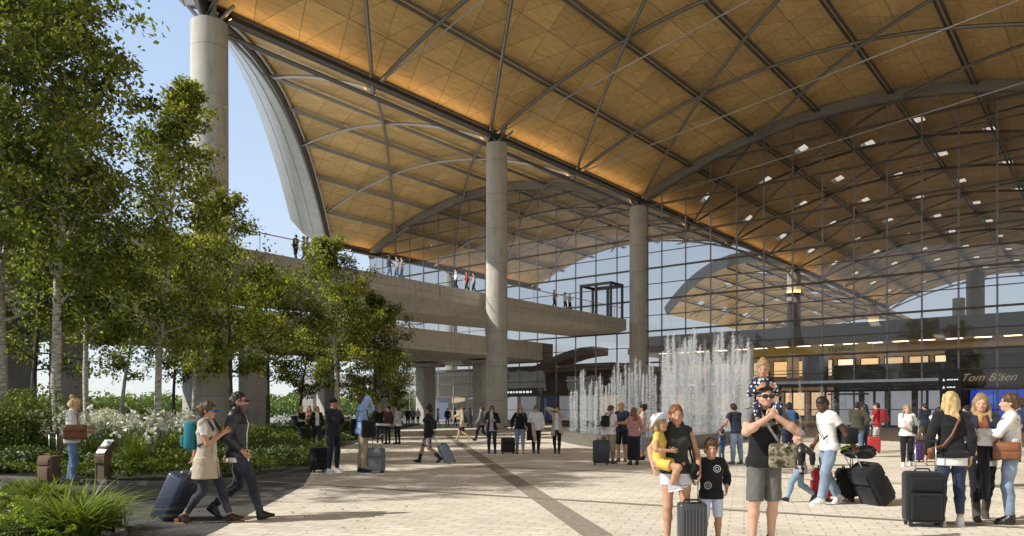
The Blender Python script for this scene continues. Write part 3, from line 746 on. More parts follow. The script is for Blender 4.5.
def inpoly(P, poly):
    x, y = P[:, 0], P[:, 1]; c = np.zeros(len(P), bool); n = len(poly)
    for i in range(n):
        (x1, y1), (x2, y2) = poly[i], poly[(i + 1) % n]
        with np.errstate(divide='ignore', invalid='ignore'):
            c ^= ((y1 > y) != (y2 > y)) & (x < (x2 - x1) * (y - y1) / (y2 - y1 + 1e-12) + x1)
    return c
def hmap(x, y): return .5 + .5 * np.sin(x * 1.7 + 1.3 * np.sin(y * .9)) * np.sin(y * 1.3 + .7 * np.sin(x * 1.1)) + .25 * np.sin(x * 4.3) * np.sin(y * 3.9)
def cover(name, poly, box, n, size, mat, h0, h1, seed, asp=.5):
    rg = np.random.default_rng(seed); x0, x1, y0, y1 = box
    P = np.stack([rg.uniform(x0, x1, n), y0 + (y1 - y0) * rg.uniform(0, 1, n) ** 1.5, np.zeros(n)], 1)
    P = P[inpoly(P, poly)]
    H = h0 + h1 * np.clip(hmap(P[:, 0], P[:, 1]), 0, 1.2)
    P[:, 2] = H * rg.uniform(.25, 1, len(P)) ** .5 + .02
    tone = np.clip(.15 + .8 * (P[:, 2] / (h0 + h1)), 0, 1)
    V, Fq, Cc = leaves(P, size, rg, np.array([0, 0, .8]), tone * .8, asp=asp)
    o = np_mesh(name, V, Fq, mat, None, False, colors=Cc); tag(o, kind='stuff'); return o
cover('ground_cover', BED, (-18, -4.8, 14.7, 40), 60000, .10, leaf_bush, .10, .34, 21)
cover('ground_cover', FBED, (-14, -3.9, 1.5, 14.6), 16000, .07, leaf_bush, .06, .16, 22)

def blob_plant(name, label, cat, x, y, r, h, n, size, mat, seed, group=None, asp=.55, stemc=True):
    rg = np.random.default_rng(seed); t = thing(name, label, cat, (x, y, 0), 0, group)
    k = 9; C = np.stack([rg.normal(size=k) * r * .45, rg.normal(size=k) * r * .45, rg.uniform(.3, .8, k) * h], 1)
    idx = rg.integers(0, k, n); d = rg.normal(size=(n, 3)); d /= np.linalg.norm(d, axis=1)[:, None]
    P = C[idx] + d * (rg.uniform(.35, 1, n) ** .5)[:, None] * np.array([r * .55, r * .55, h * .32])
    P[:, 2] = np.abs(P[:, 2]) + .02
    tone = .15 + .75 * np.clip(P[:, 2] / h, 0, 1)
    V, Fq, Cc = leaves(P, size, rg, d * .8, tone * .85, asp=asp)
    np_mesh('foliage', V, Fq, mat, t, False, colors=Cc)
    if stemc:
        mb = MB()
        for c in C: mb.tube([(0, 0, 0), tuple(c * .5 + rg.normal(size=3) * .03), tuple(c)], [.018, .012, .006], 5)
        mb.build('stem', bark_dk, t)
    return t
for i, (px, Y, r, h, mt, lb) in enumerate((
    (8, 19, 1.1, 2.2, leaf_bush, 'tall glossy bush at the far left behind the tan suitcase'),
    (36, 21, .8, 1.9, leaf_bush, 'upright bush left of the blonde woman beside the pale trunk'),
    (112, 42, 1.5, 1.9, leaf_bush, 'round light bush far behind the white flowers, under the bright gap'),
    (140, 44, 1.3, 1.6, leaf_bush, 'second round bush behind the white flowers, right of the light one'),
    (205, 25, .9, .9, leaf_bush, 'low bush behind the walking couple'),
    (235, 21.5, 1.1, .6, leaf_jun, 'spreading dark juniper behind the walking man, nearest the path'),
    (262, 23, 1.2, .65, leaf_jun, 'spreading blue-green juniper in the middle of the right bed'),
    (285, 20.0, 1.0, .5, leaf_jun, 'flat juniper at the near corner of the planting bed by the paving'),
    (300, 23.6, .8, .5, leaf_bush, 'low leafy shrub at the bed edge left of the man in the dark hoodie'),
    (255, 27, 1.2, 1.0, leaf_bush, 'mid green shrub below the column in the right bed'),
    (285, 31, 1.2, 1.0, leaf_jun, 'dark mound shrub behind the two women in blazers'),
    (318, 36, 1.1, 1.1, leaf_bush, 'rounded shrub at the foot of the light green tree'),
    (345, 40, 1.1, 1.2, leaf_bush, 'shrub at the bed edge behind the man in the light blue shirt'),
    (170, 19.5, .8, .55, leaf_bush, 'low green shrub just behind the navy suitcase'),
    (135, 18.5, .9, .5, leaf_jun, 'low juniper right of the wooden plaque post'),
    (20, 17.4, .9, .6, leaf_jun, 'low spreading shrub left of the tan suitcase'),
    (205, 18.5, .9, .5, leaf_jun, 'spreading juniper directly behind the woman in the beige vest'),
    (375, 52, 1.1, 1.3, leaf_bush, 'small shrub behind the group of three by the trees'))):
    X = (px - 512) / F_PX * Y
    blob_plant('shrub', lb, 'shrub', X, Y, r, h, int(1500 + 1700 * r * h), .085 if Y < 30 else .12, mt, 50 + i)

def blades(rg, n, h, spread, wd, seg=5, flop=1.):
    V = []; Fq = []; Cc = []
    for i in range(n):
        an = rg.uniform(0, 2 * math.pi); hh = h * rg.uniform(.6, 1.1); out = spread * rg.uniform(.25, 1.1) * flop
        b = np.array([rg.normal() * .07, rg.normal() * .07, 0]); dr = np.array([math.cos(an), math.sin(an), 0]); sd = np.array([-dr[1], dr[0], 0])
        o = len(V); t0 = rg.uniform(.2, 1)
        for k in range(seg + 1):
            f = k / seg; p = b + dr * out * f ** 1.7 + np.array([0, 0, hh * (1.25 * f - .55 * f ** 2.6 * (out / spread))])
            w_ = wd * (1 - f ** 2) * .5 + .001
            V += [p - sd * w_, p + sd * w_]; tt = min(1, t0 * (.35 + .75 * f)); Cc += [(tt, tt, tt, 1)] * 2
        for k in range(seg): Fq.append((o + 2 * k, o + 2 * k + 1, o + 2 * k + 3, o + 2 * k + 2))
    return np.array(V), np.array(Fq), np.array(Cc)
def tuft(label, x, y, n, h, spread, wd, seed, group=None):
    rg = np.random.default_rng(seed); t = thing('grass_clump', label, 'grass', (x, y, 0), 0, group)
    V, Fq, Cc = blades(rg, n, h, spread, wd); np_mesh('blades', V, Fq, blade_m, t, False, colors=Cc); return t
tuft('large clump of long arching strap leaves in the near left corner', *gp(78, 545), 330, .62, 1.0, .036, 71)
tuft('clump of long arching leaves behind the largest corner clump', -6.8, 11.0, 240, .45, .75, .03, 72)
tuft('clump of strap leaves at the right tip of the near planting bed', -4.85, 9.0, 220, .42, .6, .026, 73)
tuft('small grass clump by the path edge left of the plaque', -8.6, 13.2, 150, .26, .4, .022, 74)
tuft('grass clump at the left picture edge in the near bed', -9.2, 12.2, 190, .34, .55, .026, 75)
tuft('fine grass clump between the near clumps', -6.2, 9.7, 170, .36, .55, .022, 76)
tuft('short grass clump in front of the blonde woman', -7.9, 12.2, 150, .26, .5, .022, 77)
# sedum with lime heads
def sedum(label, x, y, seed, n=26):
    rg = np.random.default_rng(seed); t = thing('sedum_plant', label, 'plant', (x, y, 0))
    mb = MB(); Ps = []; Ts = []; Hs = []
    for i in range(n):
        a, q = rg.uniform(0, 6.28), .55 * math.sqrt(rg.uniform(0, 1)); hx, hy, hz = q * math.cos(a), q * math.sin(a), rg.uniform(.22, .40) * (1.1 - q)
        mb.tube([(hx * .6, hy * .6, 0), (hx, hy, hz)], .006, 4)
        for j in range(26): Ps.append((hx + rg.normal() * .05, hy + rg.normal() * .05, hz * rg.uniform(.3, .95))); Ts.append(.25)
        d = rg.normal(size=(40, 3)); d /= np.linalg.norm(d, axis=1)[:, None]; d[:, 2] = np.abs(d[:, 2]) * .8
        Hs.append(np.array([hx, hy, hz]) + d * .05)
    mb.build('stem', bark_dk, t)
    V, Fq, Cc = leaves(np.array(Ps), .06, rg, None, np.array(Ts), asp=.7); np_mesh('foliage', V, Fq, leaf_bush, t, False, colors=Cc)
    H = np.concatenate(Hs); V, Fq, Cc = leaves(H, .028, rg, None, np.full(len(H), .85), asp=.8); np_mesh('flower_head', V, Fq, leaf_lime, t, False, colors=Cc)
sedum('sedum with round lime green heads at the bottom left corner', -5.75, 8.5, 81, 34)
sedum('sedum with lime heads behind the corner sedum at the left edge', -6.7, 9.6, 82, 30)
sedum('sedum with lime heads nearest the viewer left of the strap leaves', -4.95, 7.6, 83, 26)
# white flower clumps
def flowers(label, x, y, seed, n=26, h=1.1, r=.7, ps=.13):
    rg = np.random.default_rng(seed); t = thing('flower_clump', label, 'flowers', (x, y, 0))
    V, Fq, Cc = blades(rg, 170, h * .8, .6, .03); np_mesh('leaves', V, Fq, blade_m, t, False, colors=Cc)
    mb = MB(); Ps = []
    for i in range(n):
        a, q = rg.uniform(0, 6.28), r * math.sqrt(rg.uniform(0, 1)); p = np.array([q * math.cos(a), q * math.sin(a), h * rg.uniform(.72, 1.25)])
        mb.tube([(p[0] * .5, p[1] * .5, 0), tuple(p)], .006, 4)
        for j in range(rg.integers(5, 10)): Ps.append(p + rg.normal(size=3) * np.array([.05, .05, .08]))
    mb.build('stem', M((.06, .11, .025), .6, key='green_stem'), t)
    V, Fq, Cc = leaves(np.array(Ps), ps, rg, None, None, asp=.75); np_mesh('blossom', V, Fq, petal_m, t, False, colors=Cc)
for i, (px, Y, n, lb) in enumerate((
    (22, 20.5, 16, 'white flowering clump at the far left by the dark bush'),
    (44, 19.5, 18, 'white flowering clump left of the blonde woman'),
    (92, 19.2, 34, 'dense white flowering clump just right of the blonde woman'),
    (112, 20.4, 36, 'tall white flowering clump behind the wooden plaque post'),
    (128, 19.0, 34, 'white flowering clump right of the plaque post'),
    (146, 21.5, 22, 'loose white flowering clump left of the woman with the teal backpack'),
    (172, 23, 22, 'white flowering clump behind the navy suitcase'),
    (190, 24.5, 18, 'small white flowering clump behind the couple'),
    (103, 23.5, 26, 'white flowering clump in the back row under the bright gap'),
    (136, 17.6, 14, 'sparse white flowering clump nearest the path beside the plaque'))):
    flowers(lb, (px - 512) / F_PX * Y, Y, 90 + i, n)
# distant woods
rg = np.random.default_rng(5); n = 26000
P = np.stack([rg.uniform(-150, 4, n), rg.uniform(150, 190, n), np.zeros(n)], 1)
H = 3.0 + 2.4 * np.clip(hmap(P[:, 0] * .35, P[:, 1] * .2), 0, 1.3); P[:, 2] = H * rg.uniform(0, 1, n) ** .6
V, Fq, Cc = leaves(P, .9, rg, None, .2 + .6 * P[:, 2] / 6); o = np_mesh('distant_woods', V, Fq, leaf_bush, None, False, colors=Cc); tag(o, kind='stuff')
# wooden plaque post
x, y = gp(103, 482)
pl = thing('plaque_post', 'weathered wooden post with a tilted metal plaque beside the path', 'sign', (x, y, 0), R(-18))
wd_ = M((.13, .085, .05), .75, var=.35, scale=10, bump=.4, bscale=30, key='weathered_wood', stretch=(6, 6, 1))
MB().loft([[(-.12, -.09, 0), (.12, -.09, 0), (.12, .09, 0), (-.12, .09, 0)], [(-.12, -.09, .52), (.12, -.09, .52), (.12, .09, .52), (-.12, .09, .52)], [(-.09, -.03, .70), (.16, -.03, .70), (.16, .17, .82), (-.09, .17, .82)]]).build('post', wd_, pl)
MB().quad((-.08, -.10, .585), (.135, -.10, .585), (.18, .10, .845), (-.05, .10, .845)).build('plaque', M((.62, .62, .6), .35, .5, key='plaque'), pl)
mb = MB()
for i in range(4):
    f = .2 + i * .18; mb.quad(*[(-.06 + .03 * f + u * .15, -.10 + .2 * ff - .003, .587 + .26 * ff) for u, ff in ((0.1, f), (.95, f), (.95, f + .04), (.1, f + .04))])
mb.build('text_line', M((.05, .05, .05), .6, key='ink'), pl)

# fallen leaves on the paving near the beds
rg = np.random.default_rng(66); n = 420
P = np.stack([-5.2 + np.abs(rg.normal(size=n)) * 2.6, rg.uniform(8, 30, n), np.full(n, .012)], 1)
V, Fq, Cc = leaves(P, .055, rg, np.array([0, 0, 6.]), rg.uniform(.2, 1, n), fold=.1); V[:, 2] = np.clip(V[:, 2], .010, .03)
o = np_mesh('fallen_leaves', V, Fq, leaf_mat('dry_leaves', (.10, .06, .02), (.32, .22, .07), .05), None, False, colors=Cc); tag(o, kind='stuff')
# ================================================================== people: one continuous surface grown from a signed distance field
def V3(*a): return np.array(a, float)
def nz_(v): v = np.asarray(v, float); return v / (np.linalg.norm(v) + 1e-12)
class Field:
    """unions / cuts of tapered limbs on a grid, meshed with surface nets"""
    def __init__(s): s.ops = []
    def cone(s, a, b, ra, rb, k=.02, flat=False, cut=False): s.ops.append(('cone', V3(*a), V3(*b), ra, rb, k, flat, cut)); return s
    def ell(s, c, r, k=.02, rot=None, cut=False): s.ops.append(('ell', V3(*c), V3(*r), rot, k, cut)); return s
    def slab(s, a, b, side, wa, da, wb, db, k=.03, flat=False, cut=False): s.ops.append(('slab', V3(*a), V3(*b), nz_(side), wa, da, wb, db, k, flat, cut)); return s
    def plane(s, p, n): s.ops.append(('plane', V3(*p), nz_(n))); return s    # keeps the side the normal points away from
    def bounds(s):
        lo, hi = [], []
        for o in s.ops:
            if o[0] == 'cone' and not o[7]: r = max(o[3], o[4]); lo += [np.minimum(o[1], o[2]) - r]; hi += [np.maximum(o[1], o[2]) + r]
            if o[0] == 'ell' and not o[5]: r = o[2].max() if o[3] is not None else o[2]; lo += [o[1] - r]; hi += [o[1] + r]
            if o[0] == 'slab' and not o[10]: r = max(o[4:8]); lo += [np.minimum(o[1], o[2]) - r]; hi += [np.maximum(o[1], o[2]) + r]
        return np.min(lo, 0), np.max(hi, 0)
    def mesh(s, h, noise=0., nf=14., seed=0, stretch=(1, 1, 1), smooth=1):
        lo, hi = s.bounds(); lo = lo - 3 * h - noise; hi = hi + 3 * h + noise
        n = np.ceil((hi - lo) / h).astype(int) + 1
        ax = [lo[i] + h * np.arange(n[i]) for i in range(3)]
        F = np.full(n, .25, np.float32)
        for o in s.ops:
            if o[0] == 'plane':
                d = (ax[0][:, None, None] - o[1][0]) * o[2][0] + (ax[1][None, :, None] - o[1][1]) * o[2][1] + (ax[2][None, None, :] - o[1][2]) * o[2][2]
                np.maximum(F, d, out=F); continue
            if o[0] == 'cone': r = max(o[3], o[4]); l, u, k, cut = np.minimum(o[1], o[2]) - r, np.maximum(o[1], o[2]) + r, o[5], o[7]
            elif o[0] == 'ell': r = o[2].max(); l, u, k, cut = o[1] - r, o[1] + r, o[4], o[5]
            else: r = max(o[4:8]); l, u, k, cut = np.minimum(o[1], o[2]) - r, np.maximum(o[1], o[2]) + r, o[8], o[10]
            pad = k + 2.5 * h
            i0 = np.clip(np.floor((l - pad - lo) / h).astype(int), 0, n); i1 = np.clip(np.ceil((u + pad - lo) / h).astype(int) + 1, 0, n)
            if np.any(i1 <= i0): continue
            sl = tuple(slice(a, b) for a, b in zip(i0, i1))
            X = ax[0][sl[0]][:, None, None].astype(np.float32); Y = ax[1][sl[1]][None, :, None].astype(np.float32); Z = ax[2][sl[2]][None, None, :].astype(np.float32)
            if o[0] == 'cone':
                a, b = o[1], o[2]; ab = b - a; L2 = ab @ ab + 1e-9
                t = ((X - a[0]) * ab[0] + (Y - a[1]) * ab[1] + (Z - a[2]) * ab[2]) / L2; tc = np.clip(t, 0, 1)
                d = np.sqrt((X - a[0] - tc * ab[0]) ** 2 + (Y - a[1] - tc * ab[1]) ** 2 + (Z - a[2] - tc * ab[2]) ** 2) - (o[3] + (o[4] - o[3]) * tc)
                if o[6]:
                    e = np.maximum(-t, t - 1) * math.sqrt(L2); d = np.maximum(d, e)
            elif o[0] == 'ell':
                P = (X - o[1][0], Y - o[1][1], Z - o[1][2])
                if o[3] is not None: Q = o[3]; P = tuple(P[0] * Q[0][i] + P[1] * Q[1][i] + P[2] * Q[2][i] for i in range(3))
                q = np.sqrt((P[0] / o[2][0]) ** 2 + (P[1] / o[2][1]) ** 2 + (P[2] / o[2][2]) ** 2)
                g = np.sqrt((P[0] / o[2][0] ** 2) ** 2 + (P[1] / o[2][1] ** 2) ** 2 + (P[2] / o[2][2] ** 2) ** 2) + 1e-6
                d = q * (q - 1) / g
                d = np.where(q < .3, -o[2].min() * .7, d)
            else:
                a, b, sd = o[1], o[2], o[3]; ab = b - a; ln = math.sqrt(ab @ ab); u = ab / ln
                sd = nz_(sd - u * (sd @ u)); fw = np.cross(u, sd)
                px, py, pz = X - a[0], Y - a[1], Z - a[2]
                al = px * u[0] + py * u[1] + pz * u[2]; t = np.clip(al / ln, 0, 1)
                x = px * sd[0] + py * sd[1] + pz * sd[2]; y = px * fw[0] + py * fw[1] + pz * fw[2]
                w_ = o[4] + (o[6] - o[4]) * t; q_ = o[5] + (o[7] - o[5]) * t
                q = np.sqrt((x / w_) ** 2 + (y / q_) ** 2); g = np.sqrt((x / w_ ** 2) ** 2 + (y / q_ ** 2) ** 2) + 1e-6
                d = np.where(q < .25, -np.minimum(w_, q_) * .8, q * (q - 1) / g)
                e = np.maximum(-al, al - ln)
                if not o[9]: e = e - .005
                d = np.maximum(d, e) if o[9] else np.where(e > 0, np.sqrt(np.maximum(d, 0) ** 2 + e ** 2) + np.minimum(d, 0) * 0, d)
            S = F[sl]
            if cut: F[sl] = np.maximum(S, -d)
            elif k > 0:
                hh = np.clip(.5 + .5 * (S - d) / k, 0, 1); F[sl] = S * (1 - hh) + d * hh - k * hh * (1 - hh)
            else: F[sl] = np.minimum(S, d)
        if noise:
            r = np.random.default_rng(seed); X, Y, Z = (a.astype(np.float32) for a in np.meshgrid(*ax, indexing='ij', sparse=True))
            for q in range(4):
                d = r.normal(size=3) * np.array(stretch) * nf * (.7 + .35 * q); ph = r.uniform(0, 6)
                F = F + (noise / (1 + .6 * q) * .6) * np.sin(X * d[0] + Y * d[1] + Z * d[2] + ph + 1.3 * np.sin(Z * nf * .6 + q)).astype(np.float32)
        F[0], F[-1] = .1, .1; F[:, 0], F[:, -1] = .1, .1; F[:, :, 0], F[:, :, -1] = .1, .1
        return nets(F, lo, h, smooth)
def nets(F, lo, h, smooth=1):
    S = F < 0; n = np.array(F.shape); m = n - 1
    acc = np.zeros((m.prod(), 3)); cnt = np.zeros(m.prod()); quads = []
    st = np.array([m[1] * m[2], m[2], 1])
    for axn in range(3):
        a = [slice(None)] * 3; b = [slice(None)] * 3; a[axn] = slice(0, -1); b[axn] = slice(1, None)
        A, B = F[tuple(a)], F[tuple(b)]
        idx = np.argwhere(S[tuple(a)] != S[tuple(b)])
        if not len(idx): continue
        fa = A[tuple(idx.T)]; fb = B[tuple(idx.T)]; t = fa / (fa - fb)
        P = idx.astype(float); P[:, axn] += t
        o1, o2 = [(1, 2), (2, 0), (0, 1)][axn]
        cell = idx @ st
        cs = [cell, cell - st[o1], cell - st[o1] - st[o2], cell - st[o2]]
        for c in cs:
            for k in range(3): acc[:, k] += np.bincount(c, P[:, k], len(cnt))
            cnt += np.bincount(c, None, len(cnt))
        q = np.stack(cs, 1); fl = fa < 0
        q[~fl] = q[~fl][:, ::-1]; quads.append(q)
    if not quads: return np.zeros((0, 3)), np.zeros((0, 4), int)
    Q = np.concatenate(quads); used = np.flatnonzero(cnt); rm = np.full(len(cnt), -1); rm[used] = np.arange(len(used))
    V = acc[used] / cnt[used][:, None]; Q = rm[Q]
    for _ in range(smooth):   # light Laplacian
        s = np.zeros_like(V); c = np.zeros(len(V))
        for i in range(4):
            u, v = Q[:, i], Q[:, (i + 1) % 4]
            for k in range(3): s[:, k] += np.bincount(u, V[v, k], len(V)) + np.bincount(v, V[u, k], len(V))
            c += np.bincount(u, None, len(V)) + np.bincount(v, None, len(V))
        V = V * .5 + .5 * s / c[:, None]
    return lo + V * h, Q

def skin_mat():
    m, nt, nd, lk, p = nmat('surface_skin')
    at = N(nt, 'ShaderNodeAttribute', attribute_name='Col')
    nz = N(nt, 'ShaderNodeTexNoise', i_Scale=60., i_Detail=3.)
    lk.new(mixc(nt, .12, at.outputs['Color'], mixc(nt, 1., at.outputs['Color'], ramp(nt, nz.outputs[0], [(.3, (.6, .45, .4)), (.7, (1, 1, 1))]), 'MULTIPLY')), p.inputs['Base Color'])
    setin(p, 'Roughness', .62); setin(p, 'Specular IOR Level', .25)
    setin(p, 'Subsurface Weight', .05); setin(p, 'Subsurface Radius', (.02, .008, .004)); setin(p, 'Subsurface Scale', .4)
    return m
skin = skin_mat()
def fabric(col, var=.14, denim=False, rough=.85, pat=None):
    k = ('fab', tuple(col), var, denim, rough, pat)
    if k in _mats: return _mats[k]
    m, nt, nd, lk, p = nmat('surface_fabric')
    tc = N(nt, 'ShaderNodeTexCoord')
    n1 = N(nt, 'ShaderNodeTexNoise', i_Scale=7., i_Detail=6., i_Roughness=.65); lk.new(tc.outputs['Object'], n1.inputs['Vector'])
    d = tuple(c * (1 - var) for c in col); l = tuple(min(1, c * (1 + var)) for c in col)
    c = ramp(nt, n1.outputs[0], [(.3, d), (.7, l)])
    if denim:
        n3 = N(nt, 'ShaderNodeTexNoise', i_Scale=3.2, i_Detail=3.); lk.new(tc.outputs['Object'], n3.inputs['Vector'])
        c = mixc(nt, ramp(nt, n3.outputs[0], [(.45, (0, 0, 0)), (.7, (.55, .55, .55))]), c, tuple(min(1, x * 1.9 + .05) for x in col))
    if pat == 'dots':
        v = N(nt, 'ShaderNodeTexVoronoi', i_Scale=24., i_Randomness=.3); lk.new(tc.outputs['Object'], v.inputs['Vector'])
        c = mixc(nt, mth(nt, 'LESS_THAN', v.outputs['Distance'], .34), c, (.75, .75, .78))
    if pat == 'camo':
        v = N(nt, 'ShaderNodeTexNoise', i_Scale=11., i_Detail=2.); lk.new(tc.outputs['Object'], v.inputs['Vector'])
        c = ramp(nt, v.outputs[0], [(.38, (.035, .032, .018)), (.46, (.17, .15, .09)), (.54, (.30, .27, .19)), (.62, (.09, .085, .045))])
    if pat == 'blotch':
        v = N(nt, 'ShaderNodeTexNoise', i_Scale=16., i_Detail=2.); lk.new(tc.outputs['Object'], v.inputs['Vector'])
        c = mixc(nt, ramp(nt, v.outputs[0], [(.47, (0,) * 3), (.53, (1,) * 3)]), c, (.45, .38, .36))
    lk.new(c, p.inputs['Base Color']); setin(p, 'Roughness', rough); setin(p, 'Specular IOR Level', .3)
    if rough > .6: setin(p, 'Sheen Weight', .15)
    n2 = N(nt, 'ShaderNodeTexNoise', i_Scale=18., i_Detail=5., i_Distortion=.8); lk.new(tc.outputs['Object'], n2.inputs['Vector'])
    b = N(nt, 'ShaderNodeBump', i_Strength=.35, i_Distance=.012); lk.new(n2.outputs[0], b.inputs['Height']); lk.new(b.outputs[0], p.inputs['Normal'])
    _mats[k] = m; return m
def hairm(col):
    return M(col, .45, var=.45, scale=26, bump=.5, bscale=70, key='hair', stretch=(1, 1, .25), spec=.4)
SK = dict(light=(.62, .38, .27), tan=(.50, .285, .185), olive=(.42, .235, .145), dark=(.105, .052, .032), brown=(.25, .125, .07))
HR = dict(blonde=(.56, .40, .18), dblonde=(.34, .22, .10), brown=(.085, .045, .022), dark=(.018, .013, .010), auburn=(.20, .075, .025), grey=(.28, .26, .24))

def ik(a, t, l1, l2, pole):
    a, t = np.asarray(a, float), np.asarray(t, float); d = t - a; L_ = np.linalg.norm(d); mx = (l1 + l2) * .998
    if L_ > mx: t = a + d / L_ * mx; d = t - a; L_ = mx
    if L_ < abs(l1 - l2) + .01: L_ = abs(l1 - l2) + .01
    u = nz_(d); x = (l1 * l1 - l2 * l2 + L_ * L_) / (2 * L_); y = math.sqrt(max(0, l1 * l1 - x * x))
    p = np.asarray(pole, float); p = nz_(p - u * (p @ u))
    return a + u * x + p * y, t
def rotm(yaw=0, pitch=0, roll=0):
    return np.array(Matrix.Rotation(yaw, 3, 'Z') @ Matrix.Rotation(pitch, 3, 'X') @ Matrix.Rotation(roll, 3, 'Y'))
ARMS = dict(  # wrist targets for the right arm (x outwards), thumb hint
    down=((.235, .03, .875), (0, 1, 0)), out=((.30, .04, .90), (0, 1, 0)), back=((.25, -.20, .90), (0, 1, 0)), fwd=((.23, .20, .92), (0, 1, .2)),
    pull=((.26, -.33, .86), (0, .3, 1)), pocket=((.20, .06, .97), (0, 1, 0)), phone=((.10, .16, 1.54), (-.3, 0, 1)), face=((.07, .20, 1.50), (-.3, 0, 1)),
    chest=((.02, .23, 1.25), (-.2, 0, 1)), belly=((.03, .27, 1.10), (-.2, 0, 1)), hold=((.10, .36, 1.14), (0, 0, 1)), strap=((.13, .17, 1.36), (-.5, .2, 1)),
    cross=((-.10, .20, 1.17), (-.3, 0, 1)), up=((.09, .10, 1.44), (-.3, .3, 1)), point=((.24, .50, 1.22), (-.3, 0, 1)))

